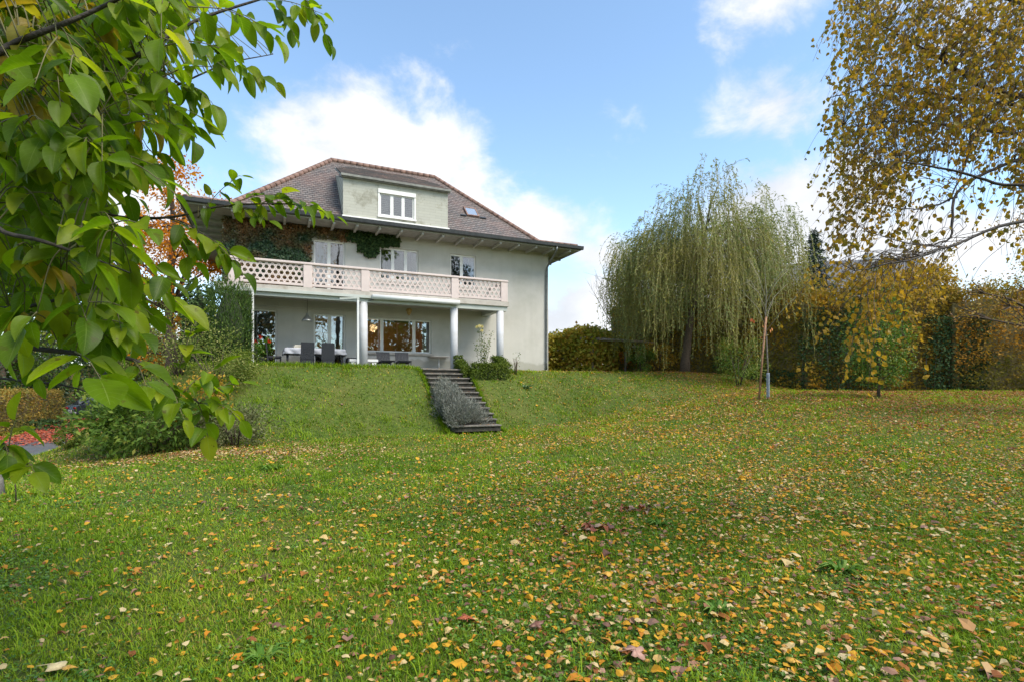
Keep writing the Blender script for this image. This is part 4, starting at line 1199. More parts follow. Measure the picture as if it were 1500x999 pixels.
def hedge(name, label, path, h, th, n, mat, leaf, seed, lump=.25, cat='hedge', group=None, core=None, top_rag=.15, zoff=0.0):
    """a clipped hedge along a ground path: leaves in a skin round a twiggy core"""
    rng = np.random.default_rng(seed)
    path = [np.array(p, float) for p in path]; seg = [np.linalg.norm(path[i + 1] - path[i]) for i in range(len(path) - 1)]; L = sum(seg)
    loc = np.array([*path[0], gz(*path[0])])
    def at(s):
        i = 0
        while i < len(seg) - 1 and s > seg[i]: s -= seg[i]; i += 1
        d = (path[i + 1] - path[i]) / seg[i]
        return path[i] + d * s, d
    ss = np.linspace(0, L, 200); pp = np.array([at(s)[0] for s in ss]); dd = np.array([at(s)[1] for s in ss])
    s = rng.random(n) * L; k = np.clip((s / L * 199).astype(int), 0, 199)
    c = pp[k] + (rng.random((n, 2)) - .5) * (L / 199); d = dd[k]; nr = np.stack([d[:, 1], -d[:, 0]], -1)
    peri = rng.random(n) * (2 * h + th)
    front = peri < h; back = (peri >= h) & (peri < h * 1.6)
    hh = h * (1 + (fbm(s * .5, s * 0, seed) - .5) * .25 * (1 if top_rag > .1 else .2))
    v = np.where(front, rng.random(n) * hh, np.where(back, rng.random(n) * hh, hh))
    depth_in = np.abs(rng.normal(size=n)) * .11
    bulge = np.maximum((fbm(s * .9 + 3, v * .9, seed + 2) - .42) * lump * 1.7, -.06)
    u = np.where(front, th / 2 + bulge - depth_in, np.where(back, -th / 2 - bulge + depth_in, (rng.random(n) - .5) * th))
    v = v - np.where(front | back, 0, depth_in - np.abs(rng.normal(size=n)) * top_rag)
    g = terrain(c[:, 0], c[:, 1]) + zoff
    p = np.stack([c[:, 0] + nr[:, 0] * u, c[:, 1] + nr[:, 1] * u, g + v], -1)
    on = np.stack([nr[:, 0] * np.where(front, 1, np.where(back, -1, 0)), nr[:, 1] * np.where(front, 1, np.where(back, -1, 0)), np.where(front | back, .25, 1)], -1)
    ax = on * .4 + rng.normal(size=(n, 3)) * .7 + np.array([0, 0, -.25]); nn = on + rng.normal(size=(n, 3)) * .55
    rn = np.clip(.7 * rng.random(n) + .5 * (fbm(s * 1.4, v * 1.4, seed + 7) - .35), 0, 1)
    t = thing(name, label, cat, loc, 0, group)
    leaves_obj('foliage', leaf_cards(p, leaf * (.65 + .7 * rng.random(n)), .7, ax, nn, rng=rng, rnd=rn), mat, t, loc)
    mb = MB(); q = []
    m_ = max(2, int(L / .8))
    for i in range(m_ + 1):
        cc, d_ = at(min(L * .998, max(.002, L * i / m_))); r_ = np.array([d_[1], -d_[0]]); z = gz(*cc) + zoff; w_ = th * .5 - .16
        hz = h * (1 + (float(fbm(np.array([L * i / m_ * .5]), np.array([0.]), seed)[0]) - .5) * .25 * (1 if top_rag > .1 else .2)) - .2
        q.append([(cc[0] + r_[0] * a, cc[1] + r_[1] * a, z + b_) for a, b_ in ((w_, -.2), (w_, hz * .97), (w_ * .4, hz), (-w_ * .4, hz), (-w_, hz * .97), (-w_, -.2))])
    vs = [p_ for r_ in q for p_ in r_]
    mb.add(vs, [(6 * i + j, 6 * i + (j + 1) % 6, 6 * i + 6 + (j + 1) % 6, 6 * i + 6 + j) for i in range(m_) for j in range(6)] + [tuple(range(6)), tuple(range(6 * m_, 6 * m_ + 6))[::-1]])
    mb.build('branches', core or M['twigs'], t, loc)
    return t


M['twigs'] = solid('twigs_inside', (.16, .125, .05), .95, .5, 9, 1.0, 14)
M['twigs_green'] = solid('green_twigs_inside', (.035, .045, .020), .95, .5, 9, 1.0, 14)


def tree(name, label, cat, x, y, trunk_pts, trunk_r, clumps, n, mat, leaf, aspect, seed, bark='bark', group=None, limbs=True, droop=0.0, aniso=(1, 1, .8)):
    """clumps: list of (dx,dy,z,r) round the base; tapered trunk, a limb into every clump, leaves spread through the clumps"""
    rng = np.random.default_rng(seed); z0 = gz(x, y)
    t = thing(name, label, cat, (x, y, z0), 0, group)
    mb = MB(); tp = [np.array(p, float) for p in trunk_pts]
    mb.tube(tp, trunk_r, 10)
    tr = mb.build('trunk', M[bark], t)
    if limbs:
        mb = MB()
        for (cx_, cy_, cz_, r) in clumps:
            e = np.array([cx_, cy_, cz_]); k = min(range(len(tp)), key=lambda i: abs(tp[i][2] - (cz_ - .45 * math.hypot(cx_, cy_) - .3)))
            s = tp[k]; r0 = max(.02, trunk_r[k] * .45)
            m_ = s * .5 + e * .5 + np.array([rng.normal() * .15, rng.normal() * .15, .12 * np.linalg.norm(e - s)])
            mb.tube([s, m_, e], [r0, r0 * .6, r0 * .2], 6)
            for _ in range(4):
                d = unit(rng.normal(size=3)) * r * .85; mb.tube([m_ * .35 + e * .65, e + d * .5 + np.array([0, 0, .05]), e + d], [r0 * .35, r0 * .22, r0 * .08], 5)
        mb.build('limb', M[bark], t)
    wt = np.array([c[3] ** 2 for c in clumps]); wt = wt / wt.sum()
    which = rng.choice(len(clumps), n, p=wt); C = np.array(clumps)
    d = unit(rng.normal(size=(n, 3))) * (rng.random(n) ** .45)[:, None]
    d = d * (1 + .35 * (rng.random((len(clumps), 3))[which] - .5))
    p = C[which, :3] + d * C[which, 3][:, None] * np.array(aniso)
    ax = d + rng.normal(size=(n, 3)) * .7 + np.array([0, 0, -.3 - droop]); nn = d * .6 + rng.normal(size=(n, 3)) * .6 + np.array([0, 0, .5])
    rn = np.clip(rng.random(n) * .75 + .25 * rng.random(len(clumps))[which], 0, 1)
    leaves_obj('crown', leaf_cards(p, leaf * (.65 + .7 * rng.random(n)), aspect, ax, nn, rng=rng, rnd=rn), mat, t)
    return t


def rclumps(k, c, rad, r, seed):
    rng = np.random.default_rng(seed); d = unit(rng.normal(size=(k, 3))) * (.35 + .65 * rng.random(k) ** .6)[:, None]
    return [(c[0] + a * rad[0], c[1] + b_ * rad[1], c[2] + e * rad[2], r * (.65 + .7 * rng.random())) for a, b_, e in d]


# ---- right hand hedges, set end to end
hedge('hedge', 'golden brown hornbeam hedge standing behind the weeping willow', [(7.2, 36.5), (10.5, 33.0), (13.3, 30.2)], 4.7, 1.5, 14000, M['l_hedge'], .14, 21, .6, top_rag=.5, group='tall garden hedges on the right')
hedge('hedge', 'tall golden hedge with dark ivy patches between willow and small green tree', [(13.3, 30.2), (15.5, 28.2), (18.2, 26.8)], 4.9, 1.5, 15000, M['l_hedge'], .13, 22, .6, top_rag=.5, group='tall garden hedges on the right')
hedge('hedge', 'tall amber hedge directly behind the small green tree', [(18.2, 26.8), (19.6, 26.2), (21.2, 25.7)], 5.1, 1.5, 9500, M['l_gold'], .13, 23, .6, top_rag=.5, group='tall garden hedges on the right')
hedge('hedge', 'clipped rust brown beech hedge at the right edge of the garden', [(20.6, 25.4), (24, 24.6), (30, 23.6)], 4.35, 1.5, 21000, M['l_rust'], .115, 24, .45, top_rag=.3, group='tall garden hedges on the right')
# ivy that has grown over the hedge
def ivy_patch(label, path, h0, h1, th, n, seed, mat, leaf=.11):
    rng = np.random.default_rng(seed); a = np.array(path[0], float); b_ = np.array(path[1], float)
    u = rng.random(n); v = rng.random(n); k = fbm(u * 4, v * 5, seed) + .25 * np.sin(u * math.pi) > .45; u, v = u[k], v[k]; n = len(u)
    d = (b_ - a) / np.linalg.norm(b_ - a); nr = np.array([d[1], -d[0]])
    xy = a + (b_ - a) * u[:, None] + nr * (th + .10 * rng.normal(size=n) + .25 * (fbm(u * 5, v * 5, seed + 1) - .4))[:, None]
    z = terrain(xy[:, 0], xy[:, 1]) + h0 + (h1 - h0) * v; p = np.stack([xy[:, 0], xy[:, 1], z], -1)
    loc = np.array([*((a + b_) / 2 + nr * th), gz(*((a + b_) / 2))])
    t = thing('ivy', label, 'ivy', loc)
    on = np.array([nr[0], nr[1], .3])
    leaves_obj('foliage', leaf_cards(p, leaf * (.6 + .8 * rng.random(n)), .85, rng.normal(size=(n, 3)) * .6 + np.array([0, 0, -.6]), on + rng.normal(size=(n, 3)) * .4, rng=rng), mat, t, loc)
    mb = MB()
    for i in range(9):
        q = (i + .5) / 9; c = a + (b_ - a) * q + nr * (th - .1); g = gz(*c)
        mb.tube([(c[0], c[1], g - .05), (c[0] + .1 * math.sin(i * 2.1), c[1], g + h1 * .4), (c[0] + .2 * math.sin(i), c[1], g + h1 * (.6 + .3 * ((i * 7) % 5) / 5))], [.02, .014, .005], 5)
    mb.build('stem', M['bark_grey'], t, loc)
    return t


ivy_patch('dark ivy with grey stems grown over the tall hedge beside the young staked tree', [(15.2, 28.4), (18.4, 26.7)], 0, 4.6, .78, 2600, 31, M['l_ivy_green'])
ivy_patch('dark green ivy skirt along the foot of the tall hedges', [(12.0, 31.4), (15.6, 28.2)], 0, 1.0, .8, 900, 32, M['l_ivy_green'])
ivy_patch('dark ivy filling the gap between the amber hedge and the rust brown one', [(19.6, 25.9), (22.2, 25.1)], 0, 3.6, .75, 2200, 33, M['l_ivy_green'])
shrub('bamboo', 'feathery yellow-green shrub under the right side of the willow', 'shrub', 11.4, 26.9, 1.35, 2.5, 2300, M['l_bamboo'], .17, .18, 41, 22, 8)
shrub('shrub', 'low golden shrub in front of the willow trunk foot', 'shrub', 8.6, 31.5, 1.1, 1.9, 900, M['l_gold'], .11, .7, 42, 14, 5)

# ---- small green tree by the right hand hedge
cl = [(0, 0, .75, .6), (.35, 0, .9, .6), (-.4, .1, .95, .6), (.75, 0, 1.2, .5), (-.8, 0, 1.6, .5), (.8, 0, 2.3, .5), (.1, .1, 1.6, .85), (-.3, 0, 2.2, .9), (.35, .1, 2.6, .85), (0, -.1, 3.2, .75), (.2, 0, 3.9, .55), (-.5, .2, 1.3, .5), (.7, -.1, 1.7, .5), (-.6, .1, 2.9, .45), (.05, 0, 4.5, .32)]
tree('small_tree', 'slender green leafy small tree standing on the lawn before the amber hedge', 'tree', 12.75, 18.6, [(0, 0, -.1), (.02, .01, .6), (0, .02, 1.8), (.05, 0, 3.2), (.08, 0, 4.4)], [.06, .05, .04, .025, .01], cl, 6500, M['l_hazel'], .08, .6, 51)

# ---- young staked tree
YX, YY = 9.58, 20.0; yz = gz(YX, YY)
t = thing('young_tree', 'young bare tree with thin pale branches tied to its wooden stake', 'tree', (YX, YY, yz))
mb = MB(); mb.tube([(.0, 0, -.1), (-.01, 0, 1.2), (-.06, 0, 2.3), (-.10, 0, 3.0), (-.06, 0, 3.9), (-.10, .05, 4.9)], [.032, .03, .026, .02, .012, .004], 8); mb.build('trunk', M['bark_grey'], t)
mb = MB(); rr_ = np.random.default_rng(6)
for k in range(9):
    z = 2.5 + .17 * k; sgn = -1 if k % 2 else 1; s = np.array([-.08, 0, z]); L = .9 + .9 * rr_.random(); dx = sgn * (.35 + .3 * rr_.random()); dy = rr_.normal() * .3
    m_ = s + np.array([dx * .5, dy * .5, .5]) * L; e = s + np.array([dx * 1.15, dy, 1.0 - .25 * rr_.random()]) * L
    mb.tube([s, m_, e, e + np.array([sgn * .3, 0, -.12])], [.013, .009, .005, .002], 5)
    for q in (.4, .7):
        b0 = m_ * (1 - q) + e * q; mb.tube([b0, b0 + np.array([rr_.normal() * .25, rr_.normal() * .2, .3])], [.004, .0015], 4)
mb.build('branches', M['bark_pale'], t)
mb = MB(); ng = 14
for i in range(ng):
    for sg in (1, -1):
        pts = [(.052 * math.cos(sg * a + i * 6.283 / ng), .052 * math.sin(sg * a + i * 6.283 / ng), a / 4.5 * .95 + .02) for a in np.linspace(0, 4.5, 16)]
        mb.tube(pts, .0045, 4)
mb.build('mesh_guard', solid('grey_plastic_mesh', (.34, .40, .46), .5, .1, 8), t)
p = np.array([[-.25, -.05, 2.35], [.1, -.06, 2.65], [-.6, 0, 3.0], [-.2, .02, 2.75], [-.55, .02, 2.95], [.08, .02, 2.6]])
leaves_obj('last_leaves', leaf_cards(p, .16, .7, np.tile([0, 0, -1.0], (6, 1)) + .3 * rr_.normal(size=(6, 3)), None, rng=rr_), leafmat('red_last_leaves', [(0, (.5, .10, .03)), (1, (.55, .22, .06))], .3), t)
t = thing('tree_stake', 'reddish wooden stake leaning beside the young bare tree', 'stake', (YX - .36, YY - .02, yz))
MB().tube([(0, 0, -.2), (.14, .0, 1.6), (.28, .0, 3.05)], .036, 10).build('pole', solid('stake_wood', (.29, .155, .085), .8, .3, 12, .4, 40), t)
MB().tube([(.20, .0, 2.32), (.30, -.05, 2.36), (.36, 0, 2.38), (.30, .05, 2.36), (.20, .04, 2.32)], .012, 6).build('tie', solid('tie_rope', (.34, .27, .12), .9), t)

# ---- weeping willow
WX, WY = 9.75, 30.2; wz = gz(WX, WY)
rw = np.random.default_rng(77)
t = thing('weeping_willow', 'big weeping willow with grey-green trailing curtains of leaves', 'tree', (WX, WY, wz))
tp = [(0, 0, -.2), (.05, 0, .8), (.22, 0, 2.2), (.45, .05, 3.6), (.7, .1, 5.0), (.9, .1, 6.4), (1.1, .1, 8.0)]
MB().tube(tp, [.34, .25, .20, .18, .15, .11, .06], 12).build('trunk', M['bark'], t)
mb = MB(); heads = []
cw = np.array([1.05, 0, 5.35])
for k in range(30):
    a = k * 2.399; q = .25 + .75 * math.sqrt((k + .5) / 30)
    e = cw + np.array([math.cos(a) * 4.6 * q, math.sin(a) * 4.3 * q, 3.5 * math.sqrt(max(.04, 1 - q * q * .93)) + rw.normal() * .6])
    s = np.array(tp[3 + k % 4]) ; m_ = s * .45 + e * .55 + np.array([0, 0, .8])
    mb.tube([s, m_, e], [.085, .05, .012], 6); heads.append((m_, e))
mb.build('limb', M['bark_grey'], t)
LP, LA, LR = [], [], []
SV, SF = [], []
subs = []
for k in range(230):
    m_, e = heads[k % 30]; f = .2 + .95 * rw.random() ** .7; q_ = m_ * (1 - f) + e * f + rw.normal(size=3) * np.array([.75, .75, .5]); q_[:2] = cw[:2] + (q_[:2] - cw[:2]) * min(1, 4.5 / (np.hypot(*(q_[:2] - cw[:2])) + .01)); subs.append((q_, rw.normal() * .8, .3 + rw.random()))
for k in range(2200):
    sb = subs[rw.integers(0, 230)]
    s = sb[0] + rw.normal(size=3) * np.array([.26, .26, .30])
    out = s - cw; out[2] = 0; rad = np.linalg.norm(out) + .01; out = out / rad
    side = out[0]                      # tails hang lower on the outside, highest over the right rear
    low = 1.3 + sb[1] + 2.4 * rw.random() ** .8 + (fbm(np.array([s[0] * .8]), np.array([s[1] * .8]), 4)[0] - .5) * 2.4 + (1.0 if rad < 2.6 else 0) + (.6 if side > .3 else 0)
    if rw.random() < .45: low += rw.random() * 3.0
    L = max(1.2, s[2] - low); up = .35 + .5 * rw.random()
    n = int(L / .115) + 6
    tt = np.linspace(0, 1, n)
    sw = rw.normal(size=2) * .16
    hx_ = out[0] * (.75 * (1 - np.exp(-4 * tt)) * (.5 + rw.random())) + sw[0] * np.sin(tt * 5 + rw.random() * 6)
    hy_ = out[1] * (.75 * (1 - np.exp(-4 * tt)) * (.5 + rw.random())) + sw[1] * np.sin(tt * 6 + rw.random() * 6)
    zz = up * 4 * tt * np.exp(-7 * tt) * 1.8 - L * tt ** 1.15
    pts = s + np.stack([hx_, hy_, zz], -1)
    LP.append(pts); d = np.gradient(pts, axis=0); LA.append(unit(d) * .8 + rw.normal(size=(n, 3)) * .55 + out * .2)
    LR.append(np.clip(np.full(n, rw.random() * .5) + rw.random(n) * .5 + (.12 if s[2] < 7 else 0), 0, 1))
    b0 = sum(len(q) for q in SV); wv_ = .006
    idx = np.linspace(0, n - 1, 9).astype(int); sp = pts[idx]
    sd_ = np.array([wv_, wv_ * .4, 0]); SV.append(np.concatenate([sp - sd_, sp + sd_])); SF.append(np.array([[b0 + i, b0 + i + 1, b0 + 9 + i + 1, b0 + 9 + i] for i in range(8)]))
# airy upright tips along the top
for k in range(170):
    m_, e = heads[rw.integers(0, 24)]
    s = e + rw.normal(size=3) * np.array([.5, .5, .3]); L = .5 + .7 * rw.random(); n = int(L / .11) + 3; tt = np.linspace(0, 1, n)
    dx, dy = rw.normal() * .5 + .25 * np.sign(s[0] - cw[0]), rw.normal() * .4
    pts = s + np.stack([dx * tt * L, dy * tt * L, L * (1.25 * tt - .75 * tt ** 2.2)], -1)
    LP.append(pts); LA.append(unit(np.gradient(pts, axis=0)) * .6 + rw.normal(size=(n, 3)) * .4 + np.array([0, 0, -.6])); LR.append(rw.random(n) * .8)
    b0 = sum(len(q) for q in SV); idx = np.linspace(0, n - 1, 9).astype(int); sp = pts[idx]; sd_ = np.array([.010, .004, 0]); SV.append(np.concatenate([sp - sd_, sp + sd_])); SF.append(np.array([[b0 + i, b0 + i + 1, b0 + 9 + i + 1, b0 + 9 + i] for i in range(8)]))
p = np.concatenate(LP); ax = np.concatenate(LA); rn = np.concatenate(LR)
cr = leaves_obj('crown', leaf_cards(p, 1.15 * .155 * (.6 + .7 * rw.random(len(p))), .26, ax, None, fold=.2, rng=rw, rnd=rn), M['l_willow'], t)
link('twigs', np_mesh('twigs', np.concatenate(SV), np.concatenate(SF)), solid('willow_twig', (.20, .17, .06), .7, .2), cr)

# ---- dark ivy-clad tree behind the willow, and the bare twigs beside it
tree('ivy_clad_tree', 'dark ivy covered tree rising behind the left side of the willow', 'tree', 8.2, 37.2, [(0, 0, -.2), (.1, 0, 3), (0, 0, 6), (.1, 0, 8.4)], [.3, .25, .18, .05],
     [(0, 0, 1.2, 1.2), (.2, 0, 2.6, 1.3), (-.3, 0, 4.0, 1.35), (.3, .2, 5.3, 1.3), (-.4, 0, 6.4, 1.15), (-.1, 0, 7.4, .85), (.9, .3, 3.2, 1.1), (1.1, 0, 5.0, 1.0)], 7000, M['l_dark'], .14, .75, 61)
t = thing('bare_bush', 'bare twiggy branches sticking out left of the ivy clad tree', 'bush', (6.6, 36.0, gz(6.6, 36.0)))
mb = MB(); rb_ = np.random.default_rng(9)
for k in range(12):
    e = np.array([-.5 + rb_.normal() * .6, rb_.normal() * .4, 5.0 + 2.4 * rb_.random()]); m_ = np.array([e[0] * .2 + .4, e[1] * .3, e[2] * .55]); mb.tube([(.3, 0, -.1), m_, e], [.035, .02, .004], 5)
    for q in range(7):
        f = .25 + .7 * rb_.random(); b0 = m_ * (1 - f) + e * f; mb.tube([b0, b0 + np.array([rb_.normal() * .5, rb_.normal() * .3, .45 + .5 * rb_.random()])], [.009, .003], 4)
mb.build('stem', M['bark_grey'], t)

# ---- pergola with grapevine
PG = thing('pergola', 'low pergola of rough grey logs carrying the yellow grapevine', 'pergola', P(880, 545, 32.5)); pz = gz(PG.location.x, PG.location.y); PG.location.z = pz
px0 = np.array([PG.location.x, PG.location.y, pz])
M['log'] = solid('grey_log', (.22, .18, .145), .9, .3, 9, .6, 30)
def pt(px, D, h): q = P(px, 545, D); return np.array([q[0], q[1], gz(q[0], q[1]) + h]) - px0
for a, D in ((868, 32.0), (916, 34.0), (822, 33.5)):
    q = pt(a, D, 0); MB().tube([q - (0, 0, .2), q + (0, 0, 2.05)], [.075, .065], 10).build('post', M['log'], PG)
for (a, D, h), (b_, D2, h2) in (((850, 31.9, 2.12), (884, 32.2, 2.12)), ((868, 32.0, 2.10), (958, 33.0, 1.95)), ((905, 33.6, 1.75), (952, 34.2, 1.75)), ((868, 32.0, 2.16), (826, 35.0, 2.1))):
    MB().tube([pt(a, D, h), (pt(a, D, h) + pt(b_, D2, h2)) / 2 + (0, 0, .03), pt(b_, D2, h2)], [.085, .08, .07], 10).build('beam', M['log'], PG)
rv = np.random.default_rng(14); n = 12500
u = rv.random(n); v = rv.random(n); pxs = 792 + 132 * u; Ds = 32.2 + 2.2 * rv.random(n) + .7 * np.sin(u * 9)
topv = 2.35 + .55 * np.sin(np.clip((pxs - 800) / 110, 0, 1) * math.pi) + .25 * (fbm(u * 8, u * 0, 5) - .5)
X = (pxs - CX) / FPX * Ds; kk = (pxs < 905) | (v > .62); X, Ds, v, topv = X[kk], Ds[kk], v[kk], topv[kk]; n = len(X)
p = np.stack([X, Ds, terrain(X, Ds) + .05 + topv * (v ** .8) + rv.normal(size=n) * .08], -1)
loc = P(850, 545, 33); loc[2] = gz(loc[0], loc[1]); t = thing('grapevine', 'dense yellow and green grapevine beside the right house corner', 'vine', loc)
leaves_obj('foliage', leaf_cards(p, 0.19 * (.6 + .7 * rv.random(n)), .9, rv.normal(size=(n, 3)) * (.6, .6, .5) + (0, -.3, -.5), rv.normal(size=(n, 3)) * .5 + (0, -.7, .5), rng=rv, rnd=np.clip(rv.random(n) * .8 + .5 * (fbm(p[:, 0] * 1.2, p[:, 2] * 1.5, 8) - .4), 0, 1)), M['l_vine'], t, loc)
mb = MB()
for i in range(14):
    q = P(800 + 9 * i, 545, 33.6); g = gz(q[0], q[1]); mb.tube([(q[0], q[1], g - .1), (q[0] + .2 * math.sin(i), q[1], g + 1.2), (q[0] - .1, q[1], g + 2.2)], [.03, .02, .01], 5)
mb.build('stem', M['bark'], t, loc)
q = P(921, 545, 36); shrub('bush', 'orange leaved bush glowing above the pergola beam', 'bush', q[0], q[1], 1.5, 2.9, 1500, M['l_orange'], .13, .8, 62, 18, 5)
q = P(940, 547, 31.3); shrub('bush', 'small yellow-green bush at the right end of the pergola', 'bush', q[0], q[1], .85, 1.55, 1500, M['l_bamboo'], .10, .8, 63, 20, 6)

# ---- by the stairs
def lav(label, hx, hy):
    q = HW(hx, hy); rng = np.random.default_rng(1); z = gz(q[0], q[1]); o3 = np.array([q[0], q[1], z])
    t = thing('lavender_bush', label, 'lavender', o3)
    B_, E_ = [], []
    for lx, ly, rad, h, n in ((-7.35, -7.2, .92, 1.0, 1900), (-7.65, -6.6, .70, 1.15, 1300), (-7.6, -6.0, .60, 1.05, 1100), (-7.65, -5.5, .48, .9, 700), (-7.1, -6.75, .55, .75, 700)):
        c_ = HW(lx, ly); c_ = np.array([c_[0], c_[1], gz(c_[0], c_[1]) + (.1 if lx > -7.8 else 0)]) - o3
        a = rng.random(n) * 6.283; r = rad * rng.random(n) ** .6 * (1 + .22 * np.sin(a * 3 + lx * 5))
        B_.append(c_ + np.stack([np.cos(a) * r * .45, np.sin(a) * r * .45, np.zeros(n)], -1))
        E_.append(c_ + np.stack([np.cos(a) * r, np.sin(a) * r, h * np.sqrt(np.clip(1 - (r / rad) ** 2 * .75, .03, 1)) * (.7 + .5 * rng.random(n))], -1))
    base, e = np.concatenate(B_), np.concatenate(E_); n = len(base)
    k = 5; f = np.clip(.28 + .75 * rng.random((n, k)), 0, 1.02)
    p = (base[:, None] * (1 - f[..., None]) + e[:, None] * f[..., None]).reshape(-1, 3); ax = np.repeat(unit(e - base), k, 0) + rng.normal(size=(n * k, 3)) * .4
    leaves_obj('foliage', leaf_cards(p, .10 * (.6 + .9 * rng.random(n * k)), .14, ax, None, rng=rng), M['l_lav'], t)
    mb = MB()
    for i in range(0, n, 45): mb.tube([base[i] - (0, 0, .15), (base[i] + e[i]) / 2, e[i]], [.006, .005, .003], 4)
    mb.build('stem', M['bark_grey'], t)


lav('one long ragged grey lavender bush spilling down over the left half of the stairs', -7.6, -6.4)
ring_ = [HW(-6.0, -2.35)[:2], HW(-6.0, -4.05)[:2], HW(-4.25, -4.05)[:2], HW(-4.2, -2.35)[:2]]
hedge('box_border', 'low clipped box hedge round the rose bed at the top of the stairs', ring_, .62, .42, 11000, M['l_box'], .065, 25, .05, core=M['twigs_green'], top_rag=.04)
q = HW(-5.05, -3.1); rz_ = np.random.default_rng(15); t = thing('rose_bush', 'tall thin rose bush with pale yellow blooms inside the box border', 'rose', (q[0], q[1], gz(q[0], q[1])))
mb = MB(); tips = []
for k, (dx, dy, h) in enumerate(((-.15, 0, 2.0), (.1, .1, 1.5), (.25, -.1, 1.35), (-.05, -.1, 1.85), (.4, .05, 1.75), (-.3, 0, 1.2), (.15, 0, 1.1))):
    e = np.array([dx, dy, h]); mb.tube([(dx * .2, dy * .2, -.1), (dx * .7, dy, h * .5), e], [.012, .009, .005], 5); tips.append(e)
mb.build('stem', M['l_box'], t)
pp_ = np.concatenate([np.outer(.25 + .75 * rz_.random(60), e) + rz_.normal(size=(60, 3)) * .075 for e in tips]); pp_ = pp_[pp_[:, 2] > .3]
leaves_obj('foliage', leaf_cards(pp_, .075, .6, rng=rz_), M['l_green'], t)
fl = np.concatenate([c + unit(rz_.normal(size=(46, 3))) * .055 * rz_.random((46, 1)) for c in (tips[0] + (0, 0, .04), tips[0] + (.12, 0, .0), tips[0] + (-.1, .05, -.02), tips[3] + (.02, 0, -.05))])
leaves_obj('flower', leaf_cards(fl, .075, .95, rng=rz_, fold=.5), leafmat('rose_petals', [(0, (.78, .66, .30)), (1, (.85, .78, .50))], .3, .5, .3), t)
q = HW(-3.5, -3.4); shrub('weed', 'thin wispy weed growing by the right column outside the box border', 'weed', q[0], q[1], .3, 1.1, 130, M['l_green'], .07, .4, 64, 9, 6)

# ---- house wall ivy
def wall_ivy(label, blobs, n, seed, mat, y=0.0, leaf=.10):
    """blobs: rectangles x0,x1,z0,z1 in house metres"""
    rng = np.random.default_rng(seed); ar = np.array([(b_[1] - b_[0]) * (b_[3] - b_[2]) for b_ in blobs]); w_ = rng.choice(len(blobs), n, p=ar / ar.sum()); B = np.array(blobs)[w_]
    u, v = rng.random(n), rng.random(n); x = B[:, 0] + (B[:, 1] - B[:, 0]) * u; z = B[:, 2] + (B[:, 3] - B[:, 2]) * v
    edge = np.minimum(np.minimum(u, 1 - u) * (B[:, 1] - B[:, 0]), v * (B[:, 3] - B[:, 2])); k = edge + .35 * fbm(x * 1.8, z * 1.8, seed) > .16; x, z = x[k], z[k]; n = len(x)
    yy = y - .03 - .16 * rng.random(n) * (.4 + fbm(x * 2, z * 2, seed + 3))
    p = np.stack([x, yy, z], -1); t = thing('wall_ivy', label, 'ivy', HW(blobs[0][0], y, blobs[0][2]), TH); o_ = np.array([blobs[0][0], y, blobs[0][2]])
    leaves_obj('foliage', leaf_cards(p, leaf * (.6 + .8 * rng.random(n)), .9, rng.normal(size=(n, 3)) * (.6, .3, .5) + (0, -.15, -.6), rng.normal(size=(n, 3)) * .35 + (0, -1, .35), rng=rng), mat, t, o_)
    mb = MB()
    for b_ in blobs:
        for i in range(5):
            xx = b_[0] + (b_[1] - b_[0]) * (i + .5) / 5; mb.tube([(xx, y - .02, b_[2] + .12), (xx + .12 * math.sin(i * 2), y - .02, (b_[2] + b_[3]) / 2), (xx, y - .02, b_[3] - .05)], [.014, .011, .006], 5)
    mb.build('stem', M['bark'], t, o_)
    return t


wall_ivy('green and rust red ivy covering the left end of the upper facade', [(-15.78, -12.2, 3.35, 6.48), (-12.4, -10.6, 5.98, 6.48)], 9500, 71, M['l_ivy'])
wall_ivy('dark green ivy garland hanging from the eave between the two upper windows', [(-10.7, -8.2, 6.0, 6.48), (-10.2, -9.15, 5.55, 6.1), (-9.85, -9.3, 5.35, 5.7), (-9.3, -8.7, 5.88, 6.2)], 3000, 72, M['l_ivy_green'])

# ---- left of the house
def column_shrub(name, label, cat, x, y, rad, h, n, mat, leaf, aspect, seed, up=1.2):
    rng = np.random.default_rng(seed); z = gz(x, y); t = thing(name, label, cat, (x, y, z))
    a = rng.random(n) * 6.283; v = rng.random(n); r = rad * (.72 + .28 * rng.random(n)) * (1 + .22 * (fbm(a * 2, v * 6, seed) - .5) * 2) * np.where(v > .8, np.sqrt(np.clip(1 - ((v - .8) / .22) ** 2, 0, 1)), 1) * np.where(v < .1, .8, 1)
    p = np.stack([np.cos(a) * r, np.sin(a) * r, h * v * (1 + .06 * rng.normal(size=n))], -1); o_ = np.stack([np.cos(a), np.sin(a), np.full(n, .2)], -1)
    leaves_obj('foliage', leaf_cards(p, leaf * (.6 + .8 * rng.random(n)), aspect, o_ * .5 + (0, 0, up) + rng.normal(size=(n, 3)) * .4, o_ + rng.normal(size=(n, 3)) * .4, rng=rng, rnd=np.clip(.6 * rng.random(n) + .4 * v, 0, 1)), mat, t)
    mb = MB(); mb.tube([(0, 0, -.1), (0, 0, h * .55), (0, 0, h * .88)], [rad * .62, rad * .6, rad * .25], 10); mb.build('branches', M['twigs_green'], t)
    return t


